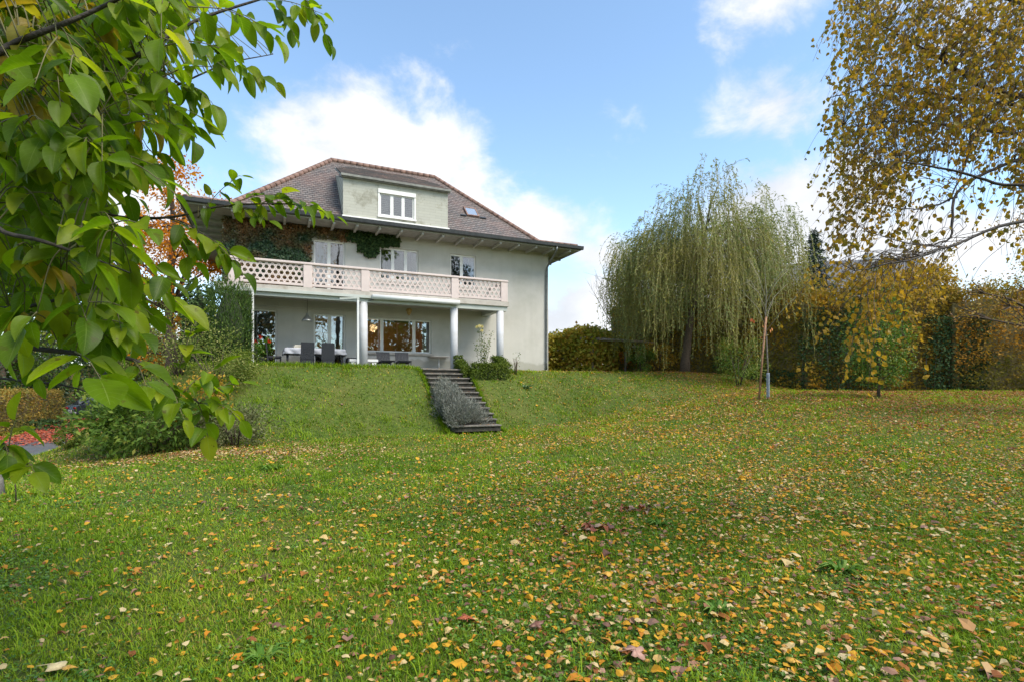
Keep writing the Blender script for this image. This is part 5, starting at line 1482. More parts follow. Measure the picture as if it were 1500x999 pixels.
q = P(336, 540, 20.6); column_shrub('yew', 'dense dark green upright yew beside the left end of the terrace', 'yew', q[0], q[1], .85, 3.0, 7000, M['l_yew'], .14, .22, 81)
q = HW(-16.6, -.8); column_shrub('ivy_column', 'dark ivy column climbing behind the yew at the left house corner', 'ivy', q[0], q[1], .62, 3.3, 3200, M['l_ivy_green'], .12, .85, 82, -.4)
q = P(352, 545, 19.2); shrub('box_ball', 'bright yellow-green rounded bush in front of the yew', 'bush', q[0], q[1], .55, .95, 2200, M['l_lime'], .055, .7, 83, 40, 5, shell=.85, cl=.2)
q = P(318, 560, 18.0); shrub('shrub', 'loose small leaved variegated shrub on the bank below the yew', 'shrub', q[0], q[1], 1.35, 2.3, 3800, M['l_mixed'], .075, .55, 84, 34, 9)
q = P(262, 560, 18.6); shrub('shrub', 'pale twiggy shrub left of the variegated one, under the orange tree', 'shrub', q[0], q[1], 1.3, 2.5, 2600, M['l_mixed'], .08, .5, 85, 30, 9)
q = P(225, 640, 14.6); shrub('laurel_shrub', 'wide glossy dark green shrub spreading low over the bank', 'shrub', q[0], q[1], 1.7, 1.6, 5200, M['l_green'], .15, .42, 86, 36, 9)
q = P(345, 640, 15.2); shrub('shrub', 'grey leaved low shrub on the right foot of the planted bank', 'shrub', q[0], q[1], 1.15, 1.2, 3000, M['l_grey'], .085, .5, 87, 26, 8)
q = P(300, 610, 16.3); shrub('shrub', 'middle green shrub with golden top between the glossy and variegated shrubs', 'shrub', q[0], q[1], 1.1, 1.55, 2200, M['l_gold'], .09, .7, 88, 22, 7)
q = P(165, 628, 17.5); shrub('shrub', 'bright green low shrub at the driveway corner', 'shrub', q[0], q[1], 1.0, 1.0, 1400, M['l_bamboo'], .10, .6, 89, 20, 6)
q = P(101, 668, 15.4); shrub('box_ball', 'small clipped round box bush beside the driveway', 'bush', q[0], q[1], .36, .56, 2200, M['l_box'], .045, .65, 90, 60, 5, shell=.85, cl=.16)
hedge('hedge', 'low clipped yellow and brown hedge along the left of the driveway', [(-23.0, 17.5), (-22.0, 22.0), (-27.2, 30.0), (-31.2, 36.4)], 1.95, 1.1, 13000, M['l_yhedge'], .10, 26, .10, top_rag=.05)
# (the path runs away from the viewer, so the side facing the driveway is its right hand side)
shrub('ivy_ground', 'low dark ground ivy along the foot of the yellow hedge', 'ivy', -23.2, 26.0, 1.6, .5, 700, M['l_ivy_green'], .12, .8, 91, 16, 3)
hedge('hedge', 'tall dark untrimmed hedge closing the view beyond the driveway', [(-52, 40), (-40, 50), (-18, 52)], 4.6, 2.0, 9000, M['l_green'], .30, 27, .6, top_rag=.6)
tree('evergreen_tree', 'dark green evergreen behind the yellow hedge, far left', 'tree', -29.5, 27.0, [(0, 0, -.2), (0, 0, 2), (.1, 0, 4.6)], [.25, .2, .05], rclumps(12, (0, 0, 3.0), (2.4, 2.0, 2.0), 1.2, 3), 6000, M['l_dark'], .16, .6, 92, limbs=True)
tree('evergreen_tree', 'broad dark tree with yellowing leaves behind the middle of the yellow hedge', 'tree', -31.5, 33.0, [(0, 0, -.2), (0, 0, 3), (.1, 0, 5.0)], [.3, .2, .05], rclumps(14, (0, 0, 3.0), (3.4, 2.6, 2.6), 1.5, 31), 7000, M['l_green'], .2, .6, 131)
tree('evergreen_tree', 'tall dark conifer like tree beyond the driveway end', 'tree', -33.5, 46.5, [(0, 0, -.2), (0, 0, 3), (.1, 0, 8.0)], [.3, .2, .05], rclumps(16, (0, 0, 4.4), (4.2, 2.6, 4.0), 1.7, 32), 8000, M['l_dark'], .24, .6, 132)
tree('evergreen_tree', 'dark green evergreen behind the end of the yellow hedge', 'tree', -35.0, 40.0, [(0, 0, -.2), (0, 0, 3), (.1, 0, 6.6)], [.3, .2, .05], rclumps(12, (0, 0, 4.0), (3.0, 2.6, 2.8), 1.5, 4), 6000, M['l_dark'], .2, .6, 93)
tree('broadleaf_tree', 'yellow-green tree beyond the driveway, left of the orange tree', 'tree', -27.5, 42.5, [(0, 0, -.2), (0, 0, 3), (.1, 0, 7)], [.3, .2, .05], rclumps(14, (0, 0, 5.0), (3.2, 2.6, 3.2), 1.5, 5), 6000, M['l_mixed'], .2, .65, 94)
tree('autumn_tree', 'tall orange autumn tree left of the house', 'tree', -20.5, 32.0, [(0, 0, -.2), (.1, 0, 3), (0, 0, 6), (.2, 0, 11), (.1, 0, 15)], [.4, .33, .25, .15, .04], rclumps(44, (0, 0, 8.6), (3.4, 3.2, 6.4), 1.15, 6), 12500, M['l_orange'], .17, .7, 95)
tree('small_tree', 'grey trunked small tree at the left edge of the lawn', 'tree', -8.05, 8.3, [(0, 0, -.2), (-.02, 0, .25), (-.35, 0, .8), (-1.0, .1, 2.2), (-1.5, 0, 4.0)], [.16, .13, .115, .08, .03], rclumps(8, (-1.7, 0, 4.2), (1.3, 1.2, 1.0), .6, 7), 900, M['l_hazel'], .09, .6, 96, bark='bark_grey')
t = thing('sapling', 'thin dark sapling stem growing beside the grey trunk on the left', 'sapling', (-7.0, 7.55, gz(-7.0, 7.55)))
MB().tube([(0, 0, -.05), (-.02, 0, .35), (-.05, .01, .75)], [.009, .007, .003], 6).build('stem', M['bark'], t)
leaves_obj('foliage', leaf_cards(np.array([[-.04, 0, .6], [-.03, 0, .5], [-.05, 0, .72], [-.02, 0, .4]]), .09, .5, rng=rz_), M['l_hazel'], t)


# ---- parked car glimpsed between hedge and leaves
def car(label, x, y, rz):
    z = gz(x, y) + .02; t = thing('parked_car', label, 'car', (x, y, z), rz)
    paint = solid('dark_car_paint', (.03, .034, .042), .22, .1, 3, spec=.6)
    prof = [(-2.1, .35), (-2.15, .62), (-2.05, .86), (-1.75, .96), (-1.25, 1.36), (-.6, 1.47), (.35, 1.45), (1.0, 1.02), (1.8, .88), (2.1, .72), (2.14, .40), (2.0, .28), (-2.0, .28)]
    n = len(prof); mb = MB(); vs = []
    for yy, sx, sz in ((-.86, 1, 0), (-.80, .985, .03), (.80, .985, .03), (.86, 1, 0)):
        for a, b_ in prof:
            inn = .12 if b_ > .98 else 0; vs.append((a * sx, yy * (1 - inn / .86 if abs(yy) > .85 else 1 - inn / .8), b_ + (sz if b_ > .8 else 0)))
    mb.add(vs, [(k * n + i, k * n + (i + 1) % n, (k + 1) * n + (i + 1) % n, (k + 1) * n + i) for k in range(3) for i in range(n)] + [tuple(range(n))[::-1], tuple(range(3 * n, 4 * n))])
    mb.build('body', paint, t)
    gm = solid('car_glass', (.02, .022, .025), .08, .05, 3, spec=.8)
    MB().prism([(-1.80, -.62, .99), (-1.80, .62, .99), (-1.33, .58, 1.34), (-1.33, -.58, 1.34)], (-.012, 0, .012)).build('rear_window', gm, t)
    MB().prism([(1.02, -.62, 1.07), (1.02, .62, 1.07), (.45, .58, 1.43), (.45, -.58, 1.43)], (.012, 0, .012)).build('windscreen', gm, t)
    for s in (-1, 1):
        MB().prism([(-1.2, s * .80, 1.02), (.8, s * .80, 1.02), (.25, s * .755, 1.38), (-.95, s * .755, 1.38)], (0, s * .02, .003)).build('side_window', gm, t)
    red = solid('tail_light_red', (.4, .02, .02), .3, .1, 4); wht = solid('number_plate', (.8, .8, .78), .5, .02, 4)
    for s in (-.62, .62): MB().bbox(-2.17, -2.10, s - .14, s + .14, .66, .80, .01).build('tail_light', red, t)
    for s in (-.62, .62): MB().bbox(2.06, 2.14, s - .16, s + .16, .58, .70, .01).build('headlight', wht, t)
    MB().bbox(-2.185, -2.152, -.26, .26, .5, .6, .004).build('number_plate', wht, t)
    mb = MB(); mb.bbox(-2.2, -2.1, -.84, .84, .36, .47, .02); mb.build('bumper', M['column'], t)
    for a in (-1.3, 1.3):
        for s in (-.80, .80):
            wb = MB().tube([(a, s - .09, .31), (a, s + .09, .31)], .31, 20).build('wheel', M['rattan'], t)
            MB().tube([(a, s + math.copysign(.091, s), .31), (a, s + math.copysign(.105, s), .31)], .19, 14).build('rim', M['zinc'], wb)


car('dark parked car glimpsed at the end of the driveway beyond the hedge', -29.3, 38.6, 1.05)

# ---- beyond the right hand hedge
def neighbour(label, px, D, wdt, dep, eave, ridge, rz, roofm, wallm):
    q = P(px, 560, D); z = gz(q[0], q[1]) if D < 38 else 1.0
    t = thing('neighbour_house', label, 'house', (q[0], q[1], z), rz)
    a, b_ = wdt / 2, dep / 2
    mb = MB(); mb.box(-a, a, -b_, b_, -1.5, eave)
    mb.prism([(-a, -b_, eave), (-a, b_, eave), (-a, 0, ridge - .2)], (2 * a, 0, 0)); mb.build('wall', wallm, t)
    mb = MB(); sl_ = (ridge - eave) / b_
    for s in (-1, 1):
        mb.prism([(-a - .5, s * (b_ + .5), eave - .5 * sl_ + .05), (a + .5, s * (b_ + .5), eave - .5 * sl_ + .05), (a + .5, s * .002, ridge + .05), (-a - .5, s * .002, ridge + .05)], (0, 0, .18))
    rf = mb.build('roof', roofm, t)
    MB().bbox(a * .4, a * .4 + .6, -.3, .3, ridge - .3, ridge + .7, .02).build('chimney', wallm, rf)
    for k in range(3):
        f = MB().box(-a + 1.2 + k * 2.6, -a + 2.4 + k * 2.6, -b_ - .03, -b_ - .003, 1.2, 2.6).build('window', M['frame'], t)
        MB().box(-a + 1.3 + k * 2.6, -a + 2.3 + k * 2.6, -b_ - .04, -b_ - .0305, 1.3, 2.5).build('pane', M['rattan'], f)
    return t


M['slate'] = solid('grey_slate', (.11, .112, .125), .7, .2, 3, .3, 12)
M['far_wall'] = solid('far_house_wall', (.45, .44, .41), .9, .06, 2)
neighbour('grey slate roofed neighbour house rising behind the tall golden hedge', 1225, 50, 12, 10, 6.4, 12.3, -.3, M['slate'], M['far_wall'])
neighbour('small dark roofed house peeping over the hedge near the right', 1362, 58, 8, 8, 5.0, 10.4, .2, M['slate'], M['far_wall'])
q = P(1193, 560, 47); t = thing('spruce', 'dark narrow spruce behind the hedge, right of the willow', 'tree', (q[0], q[1], 1.0))
rs_ = np.random.default_rng(16); mb = MB(); mb.tube([(0, 0, -.5), (0, 0, 7), (0, 0, 14.6)], [.3, .2, .03], 8); mb.build('trunk', M['bark_dark'], t)
PP, AX = [], []
for k in range(110):
    z = 2.5 + 12.0 * (k / 110); L = (15.0 - z) * .26 + .15; a = k * 2.4; n = int(24 + L * 60); f = rs_.random(n)
    d = np.array([math.cos(a), math.sin(a), 0]); p = d * (f * L)[:, None] + np.array([0, 0, z]) + np.stack([rs_.normal(size=n) * .09 * (1 + L), rs_.normal(size=n) * .09 * (1 + L), -.28 * f * L + .1 * f ** 3 * L + rs_.normal(size=n) * .07], -1)
    PP.append(p); AX.append(d * .6 + rs_.normal(size=(n, 3)) * .5 + (0, 0, -.15))
p = np.concatenate(PP); leaves_obj('crown', leaf_cards(p, .30, .30, np.concatenate(AX), None, rng=rs_), M['l_spruce'], t)
tree('fruit_tree', 'thin autumn tree with reddish twigs at the right edge, before the rust hedge', 'tree', 15.2, 14.2, [(0, 0, -.2), (.0, 0, 1.0), (-.2, 0, 2.2), (-.3, 0, 3.6), (-.4, 0, 5.2)], [.16, .13, .11, .08, .02],
     [(-1.6, .2, 3.6, .75), (-2.3, 0, 3.0, .6), (-1.0, 0, 4.4, .85), (-.4, .3, 5.4, .9), (-1.5, .3, 5.2, .6), (.5, 0, 4.5, 1.0), (-2.9, .1, 3.4, .45), (-.8, -.3, 3.2, .7), (-1.9, -.2, 2.5, .5), (.3, 0, 6.2, .9), (-3.2, 0, 2.75, .35)], 2600, leafmat('fruit_tree_leaves', [(0, (.22, .10, .05)), (.4, (.36, .22, .07)), (.7, (.44, .30, .06)), (1, (.20, .17, .04))], .35, .5, .25), .07, .6, 97, aniso=(1.25, 1, .7))
q = P(1420, 560, 31); tree('hedgerow_tree', 'yellow-brown bushy tree showing above the rust hedge', 'tree', q[0], q[1], [(0, 0, -.2), (0, 0, 3), (.1, 0, 5.2)], [.2, .15, .05], rclumps(12, (0, 0, 4.3), (3.6, 1.8, 1.3), 1.0, 8), 4200, M['l_gold'], .15, .6, 98)
q = P(1500, 560, 34); tree('hedgerow_tree', 'olive bushy tree showing above the far right hedge corner', 'tree', q[0], q[1], [(0, 0, -.2), (0, 0, 3), (.1, 0, 6.2)], [.2, .15, .05], rclumps(12, (0, 0, 5.0), (3.2, 1.8, 1.8), 1.1, 9), 4200, M['l_mixed'], .15, .6, 99)

# ---- trees on the far side of the lawn, at the viewer's back: the windows mirror them
for k, (x, y, h, mt, lab, n, lf) in enumerate(((3, -15, 15, 'l_dark', 'dark tree across the lawn mirrored in the left terrace door', 4200, .42), (9, -16, 14, 'l_rust', 'rust brown tree across the lawn mirrored in the dining room door', 4200, .42),
                                        (15, -15, 24, 'l_rust', 'tall nearly bare tree across the lawn mirrored in the balcony door', 900, .22), (21.5, -15, 22, 'l_green', 'tall green tree across the lawn mirrored in the left of the wide window', 5200, .40),
                                        (27.5, -14, 15, 'l_mixed', 'rounded pale leaved tree across the lawn mirrored in the right of the wide window', 4600, .42), (35, -15, 27, 'l_dark', 'tallest dark tree across the lawn mirrored in the right upper window', 7500, .42))):
    tree('garden_tree', lab, 'tree', x, y, [(0, 0, -.2), (.1, 0, 3), (0, 0, h * .6), (.2, 0, h * .9)], [.45, .36, .24, .06], rclumps(24, (0, 0, h * .5), (4.0, 3.2, h * .47), 1.8, 20 + k), n, M[mt], lf, .7, 120 + k)
hedge('hedge', 'long brown hedge added out of view to close sky gaps in the ground floor window reflections', [(-6, -19), (16, -20), (48, -19)], 4.2, 1.6, 9000, M['l_rust'], .34, 140, .5, top_rag=.5)  # unseen hedge, added to cover the bright sky under the mirrored crowns

# ================================================================== near tree on the left: big glossy leaves
def catmull(pts, n=6):
    pts = [np.asarray(p, float) for p in pts]; q = [2 * pts[0] - pts[1]] + pts + [2 * pts[-1] - pts[-2]]; out = []
    for i in range(1, len(q) - 2):
        for k in range(n):
            t = k / n; a, b_, c, d = q[i - 1], q[i], q[i + 1], q[i + 2]
            out.append(.5 * (2 * b_ + (c - a) * t + (2 * a - 5 * b_ + 4 * c - d) * t * t + (3 * b_ - a - 3 * c + d) * t ** 3))
    return out + [pts[-1]]


m, nt2, out = new_mat('big_glossy_leaves')
at = nd(nt2, 'ShaderNodeAttribute', attribute_name='rnd'); uvn = nd(nt2, 'ShaderNodeUVMap'); sx = nd(nt2, 'ShaderNodeSeparateXYZ'); nt2.links.new(uvn.outputs[0], sx.inputs[0])
c = ramp(nt2, at.outputs['Fac'], [(0, (.065, .125, .005)), (.3, (.115, .195, .006)), (.62, (.175, .26, .008)), (.84, (.26, .30, .015)), (.90, (.28, .21, .025)), (1, (.34, .22, .03))])
au = mth(nt2, 'ABSOLUTE', mth(nt2, 'SUBTRACT', sx.outputs['X'], .5))
side = mth(nt2, 'SUBTRACT', sx.outputs['Y'], mth(nt2, 'MULTIPLY', au, .55))
sv = mth(nt2, 'ABSOLUTE', mth(nt2, 'SUBTRACT', mth(nt2, 'FRACT', mth(nt2, 'MULTIPLY', side, 7.5)), .5))
vein = mth(nt2, 'MAXIMUM', mth(nt2, 'LESS_THAN', au, .014), mth(nt2, 'MULTIPLY', mth(nt2, 'LESS_THAN', sv, .035), .55))
c = mixc(nt2, mth(nt2, 'MULTIPLY', vein, .55), c, (.25, .33, .08))
sp = ramp(nt2, noise(nt2, 34, 2), [(.66, (0, 0, 0)), (.70, (1, 1, 1))])
spo = mth(nt2, 'MULTIPLY', sp, ramp(nt2, at.outputs['Fac'], [(.3, (.35, .35, .35)), (.9, (1, 1, 1))]))
c = mixc(nt2, mth(nt2, 'MULTIPLY', spo, .8), c, (.10, .045, .015))
blot = ramp(nt2, noise(nt2, 9, 3), [(.4, (.82, .82, .82)), (.65, (1.12, 1.12, 1.0))]); c = mixc(nt2, 1.0, c, blot, 'MULTIPLY')
b = nd(nt2, 'ShaderNodeBsdfPrincipled'); b.inputs['Roughness'].default_value = .42; b.inputs['Specular IOR Level'].default_value = .26
nt2.links.new(c, b.inputs['Base Color'])
bp = nd(nt2, 'ShaderNodeBump'); bp.inputs['Strength'].default_value = .35; bp.inputs['Distance'].default_value = .004; bp.invert = True
nt2.links.new(vein, bp.inputs['Height']); nt2.links.new(bp.outputs['Normal'], b.inputs['Normal'])
t_ = nd(nt2, 'ShaderNodeBsdfTranslucent'); nt2.links.new(mixc(nt2, 1.0, c, (1.7, 1.75, .7), 'MULTIPLY'), t_.inputs['Color'])
mx = nd(nt2, 'ShaderNodeMixShader'); mx.inputs[0].default_value = .54
nt2.links.new(b.outputs[0], mx.inputs[1]); nt2.links.new(t_.outputs[0], mx.inputs[2]); nt2.links.new(mx.outputs[0], out.inputs[0])
M['bigleaf'] = m
M['green_twig'] = solid('green_brown_twig', (.12, .11, .045), .7, .3, 20)


def big_leaves(P0, AX, NR, L, W, rng, rnd):
    """ovate pointed leaves with a folded midrib and a drooping tip: 7 x 5 grid each"""
    n = len(P0); nv, nu = 8, 5
    v = np.linspace(0, 1, nv); u = np.linspace(-1, 1, nu)
    wprof = np.sin(np.pi * np.clip(v, 0, 1) ** .78) ** .72 * (1 - .10 * v); wprof[-1] = .0; wprof[0] = .02
    AX = unit(AX); S = unit(np.cross(AX, NR)); N = np.cross(S, AX)
    fold = .10 + .45 * rng.random(n); droop = .05 + .55 * rng.random(n); tw = rng.normal(size=n) * .25; wavy = rng.random(n) * 6.28
    V = np.zeros((n, nv, nu, 3)); UV = np.zeros((n, nv, nu, 2))
    for i in range(nv):
        for j in range(nu):
            a = v[i]; w_ = u[j] * wprof[i] * W * .5
            h = np.abs(w_) * fold * 1.5 - droop * L * a ** 2 * .6 + tw * w_ * a + .012 * L * np.sin(a * 9 + wavy + u[j] * 2) * abs(u[j])
            V[:, i, j] = P0 + AX * (a * L * (1 - .12 * droop * a))[:, None] + S * w_[:, None] + N * h[:, None]
            UV[:, i, j] = (u[j] * .5 + .5, a)
    base = np.arange(n)[:, None] * nv * nu
    q = np.array([[i * nu + j, i * nu + j + 1, (i + 1) * nu + j + 1, (i + 1) * nu + j] for i in range(nv - 1) for j in range(nu - 1)])
    F = (q[None] + base[:, :, None]).reshape(-1, 4)
    return V.reshape(-1, 3), F, np.repeat(rnd, nv * nu), UV.reshape(-1, 2)


rf = np.random.default_rng(123)
TX, TY = -3.7, 1.7
FT = thing('broadleaf_tree', 'near tree with big glossy green leaves reaching in from the left', 'tree', (TX, TY, gz(TX, TY))); fo_ = np.array(FT.location)
top = np.array([TX + .1, TY, 2.6])
mbT = MB(); mbT.tube([(TX, TY, fo_[2] - .1), (TX + .02, TY, 1.0), tuple(top), (TX + .05, TY + .1, 4.3)], [.15, .12, .10, .06], 12)
mbT.build('trunk', M['bark_grey'], FT, fo_)
LIMBS = [  # (points as seen: x, y, metres ahead), radii at both ends
    ([(-160, 480, 1.75), (0, 504, 1.8), (90, 515, 1.82), (195, 527, 1.9), (240, 556, 1.95), (292, 590, 2.0)], .012, .004),
    ([(-150, 430, 2.1), (0, 452, 2.1), (95, 437, 2.15), (165, 416, 2.2), (250, 420, 2.3)], .010, .003),
    ([(-150, 200, 2.0), (20, 148, 2.0), (105, 124, 2.05), (200, 82, 2.1), (285, 32, 2.2), (380, 0, 2.3), (440, -20, 2.4)], .013, .004),
    ([(-150, 230, 2.3), (0, 268, 2.3), (70, 290, 2.35), (175, 318, 2.4), (255, 318, 2.45), (330, 302, 2.5), (430, 300, 2.55), (480, 312, 2.6)], .010, .0028),
    ([(-150, 130, 1.5), (30, 60, 1.5), (130, 20, 1.55), (230, -30, 1.6)], .011, .005),
    ([(-150, 330, 1.55), (20, 345, 1.5), (110, 370, 1.55), (190, 400, 1.6)], .009, .003),
    ([(-150, 620, 1.6), (-20, 640, 1.6), (12, 660, 1.62), (40, 690, 1.65)], .010, .004),
    ([(175, 318, 2.4), (255, 322, 2.4), (300, 345, 2.4), (335, 368, 2.4), (352, 395, 2.4)], .005, .002),
    ([(-150, 120, 2.7), (60, 180, 2.8), (160, 170, 2.8), (250, 130, 2.85), (330, 95, 2.9), (400, 80, 3.0)], .010, .003),
    ([(105, 124, 2.05), (170, 190, 2.1), (215, 240, 2.15)], .006, .0025),
    ([(-150, 560, 2.3), (60, 560, 2.35), (150, 580, 2.4)], .008, .003),
    ([(200, 82, 2.1), (260, 120, 2.2), (300, 165, 2.25)], .005, .002)]
LIMBS = [(p_, a_ * .62, b_ * .7) for p_, a_, b_ in LIMBS]
mbL = MB(); limb_pts = []
for k, (pp, r0, r1) in enumerate(LIMBS):
    w3 = [P(*q) for q in pp]
    if pp[0][0] < -100: w3 = [np.array([TX + .08, TY, min(3.6, max(1.1, w3[0][2] - .3))])] + w3
    cp = catmull(w3, 8); mbL.tube(cp, list(np.linspace(r0 * (1.9 if pp[0][0] < -100 else 1), r1, len(cp))), 7)
    limb_pts += [(c_, k) for c_ in cp[(8 if pp[0][0] < -100 else 0):]]
LPn = np.array([q[0] for q in limb_pts])
# twigs: each leaves a limb and carries a row of leaves
ZONE = [(-60, -60), (280, -60), (285, 10), (245, 50), (250, 110), (220, 165), (180, 205), (145, 235), (135, 285), (165, 325), (185, 360), (165, 410), (165, 455), (140, 478), (80, 462), (-60, 448)]
SPRAYS = []    # (start px, py, D, end px, py, D, leaves)
n = 520
cand = np.stack([rf.uniform(-60, 330, 3000), rf.uniform(-60, 570, 3000)], -1)
cand = cand[in_poly(cand[:, 0], cand[:, 1], ZONE)][:n]
for (a, b_) in cand:
    D = 1.5 + 1.5 * rf.random()
    SPRAYS.append((a, b_, D, a + rf.normal() * 45 + 18, b_ + rf.normal() * 35 + 30, D + rf.normal() * .12, rf.integers(4, 7), 1.0))
cand = np.stack([rf.uniform(-60, 330, 3200), rf.uniform(-60, 570, 3200)], -1)
for (a, b_) in cand[in_poly(cand[:, 0], cand[:, 1], ZONE)][:560]:
    SPRAYS.append((a, b_, 2.6 + 1.7 * rf.random(), a + rf.normal() * 30 + 8, b_ + rf.normal() * 26 + 20, 2.6 + 1.7 * rf.random(), rf.integers(5, 8), 1.0))
# hand placed sprays along the outline
for a, b_, D, c_, d_, D2, nl, s_ in (
        (330, 12, 2.25, 400, 55, 2.3, 9, 1.12), (290, 30, 2.2, 345, 92, 2.25, 9, 1.06), (380, 0, 2.3, 470, 20, 2.4, 10, 0.90), (440, -10, 2.4, 482, 62, 2.45, 8, 0.90), (405, 10, 2.35, 430, 50, 2.35, 8, 0.90),
        (330, 95, 2.9, 398, 120, 2.95, 9, 1.23), (300, 60, 2.2, 330, 100, 2.2, 8, 1.01), (255, 120, 2.2, 310, 150, 2.2, 9, 1.12), (240, 150, 2.2, 285, 205, 2.2, 9, 1.12), (215, 215, 2.15, 240, 262, 2.15, 8, 1.12),
        (290, 320, 2.45, 350, 258, 2.5, 10, 0.84), (330, 304, 2.5, 410, 285, 2.5, 12, 0.87), (375, 300, 2.52, 450, 296, 2.55, 11, 0.92), (430, 300, 2.55, 490, 316, 2.6, 9, 0.95), (340, 305, 2.5, 392, 322, 2.5, 9, 0.84),
        (250, 322, 2.4, 330, 368, 2.4, 10, 1.12), (300, 345, 2.4, 352, 398, 2.4, 9, 1.12), (255, 330, 2.4, 285, 400, 2.4, 8, 1.12), (190, 400, 1.9, 262, 445, 1.9, 8, 1.12),
        (262, 540, 1.95, 288, 470, 2.0, 9, 0.81), (292, 590, 2.0, 350, 560, 2.05, 10, 0.81), (292, 590, 2.0, 352, 610, 2.0, 9, 0.81), (240, 556, 1.95, 268, 610, 1.9, 8, 0.95), (285, 580, 2.0, 305, 640, 2.0, 7, 0.90), (268, 575, 1.95, 320, 540, 2.0, 8, 0.78),
        (195, 527, 1.9, 215, 570, 1.75, 6, 1.12), (110, 515, 1.6, 150, 560, 1.5, 6, 1.40), (12, 660, 1.62, 22, 620, 1.62, 6, 0.84), (35, 685, 1.65, 50, 690, 1.6, 5, 0.90), (0, 650, 1.62, 12, 665, 1.6, 5, 0.90), (200, 425, 2.2, 250, 415, 2.3, 7, 1.12), (160, 416, 2.2, 220, 460, 2.2, 8, 1.12)):
    SPRAYS.append((a, b_, D, c_, d_, D2, nl, s_))
P0, AXL, NRL, LL, RN = [], [], [], [], []
mbW = MB()
for (a, b_, D, c_, d_, D2, nl, s_) in SPRAYS:
    s, e = P(a, b_, D), P(c_, d_, D2); dirv = e - s; ln = np.linalg.norm(dirv) + 1e-6; dirv = dirv / ln
    if ln > .34: e = s + dirv * .34; ln = .34
    j = np.argmin(np.linalg.norm(LPn - s, axis=1)); root = LPn[j]
    if np.linalg.norm(root - s) > .04: mbW.tube(catmull([root, (root * .5 + s * .5) + np.array([0, 0, .04]), s], 4), list(np.linspace(.0022, .0016, 9)), 5)
    cv = catmull([s, s * .5 + e * .5 + np.array([0, 0, .02]), e], 5); mbW.tube(cv, list(np.linspace(.0024, .001, len(cv))), 5)
    cv = np.array(cv); yellow = rf.random() < .03 or (a < 130 and b_ < 160 and rf.random() < .35)
    for k in range(nl):
        f = (k + .6) / nl; p = cv[min(len(cv) - 1, int(f * (len(cv) - 1) + .5))]
        sgn = 1 if k % 2 else -1
        lat = np.cross(dirv, np.array([0, 0, 1.0])); lat = lat / (np.linalg.norm(lat) + 1e-6)
        last = k == nl - 1
        ax = dirv * (.75 if last else .38) + lat * (0 if last else .62 * sgn) + np.array([0, 0, -.42]) + rf.normal(size=3) * .28
        st = p + unit(ax) * .012; mbW.tube([p, st], [.0013, .001], 4)
        nr = np.array([0, 0, 1.0]) + .45 * np.array([.35, -.75, .1]) + rf.normal(size=3) * .38
        P0.append(st); AXL.append(ax); NRL.append(nr); LL.append((.062 + .056 * rf.random()) * s_ * (1.12 if a < 170 else 1)); RN.append(.88 + .12 * rf.random() if (yellow and rf.random() < .6) else .86 * rf.random())
P0, AXL, NRL, LL, RN = map(np.array, (P0, AXL, NRL, LL, RN))
V, F, r, uv = big_leaves(P0, AXL, NRL, LL, LL * (.46 + .15 * rf.random(len(LL))), rf, RN)
lm = mbL.build('limb', M['bark_dark'], FT, fo_); mbW.build('twigs', M['green_twig'], lm, fo_ * 1.0)
fol = link('foliage', np_mesh('foliage', V - fo_, F, rnd=r, uv=uv, smooth=True), M['bigleaf'], FT)

# ================================================================== near birch on the right
rb2 = np.random.default_rng(321)
BXx, BYy = 8.2, 4.2
BT = thing('birch', 'near birch hanging yellow-brown leafy twigs in from the right', 'tree', (BXx, BYy, gz(BXx, BYy))); bo = np.array(BT.location)
MB().tube([(BXx, BYy, bo[2] - .1), (BXx - .02, BYy, 1.2), (BXx - .1, BYy + .1, 3.2), (BXx - .1, BYy + .2, 5.2), (BXx - .2, BYy + .2, 8.0)], [.19, .16, .13, .09, .03], 12).build('trunk', solid('birch_bark', (.50, .48, .44), .8, .12, 5, .4, 30, dirt=(.06, .05, .045), dscale=5), BT, bo)
BL = [([(1640, 170, 4.8), (1500, 140, 4.9), (1452, 128, 4.9), (1400, 100, 4.8), (1330, 60, 4.8), (1260, 20, 4.8)], .022, .004),
      ([(1640, 200, 4.7), (1500, 237, 4.5), (1440, 262, 4.4), (1402, 290, 4.3), (1390, 340, 4.2), (1378, 356, 4.2), (1340, 362, 4.2), (1268, 345, 4.1)], .011, .0025),
      ([(1640, 190, 5.2), (1500, 200, 5.2), (1420, 190, 5.1), (1330, 178, 5.0), (1235, 190, 5.0)], .018, .004),
      ([(1640, 100, 5.7), (1500, 60, 5.6), (1400, 28, 5.5), (1300, -20, 5.5)], .022, .006),
      ([(1500, 140, 4.9), (1452, 170, 4.8), (1432, 215, 4.7), (1415, 262, 4.5), (1402, 290, 4.3)], .009, .006),
      ([(1640, 150, 5.4), (1480, 150, 5.4), (1390, 140, 5.4), (1300, 122, 5.4), (1215, 140, 5.3)], .020, .004),
      ([(1640, 240, 4.3), (1500, 270, 4.2), (1400, 250, 4.2), (1320, 240, 4.2), (1240, 262, 4.2)], .011, .0025),
      ([(1640, 330, 3.3), (1500, 325, 3.1), (1420, 352, 3.0), (1370, 372, 2.95), (1300, 392, 2.9), (1262, 402, 2.9)], .008, .002),
      ([(1402, 290, 4.3), (1375, 300, 4.3), (1330, 308, 4.3), (1262, 300, 4.3)], .008, .003),
      ([(1640, 40, 5.0), (1480, 0, 5.0), (1380, -30, 5.0)], .02, .008)]
mb = MB(); lp = []
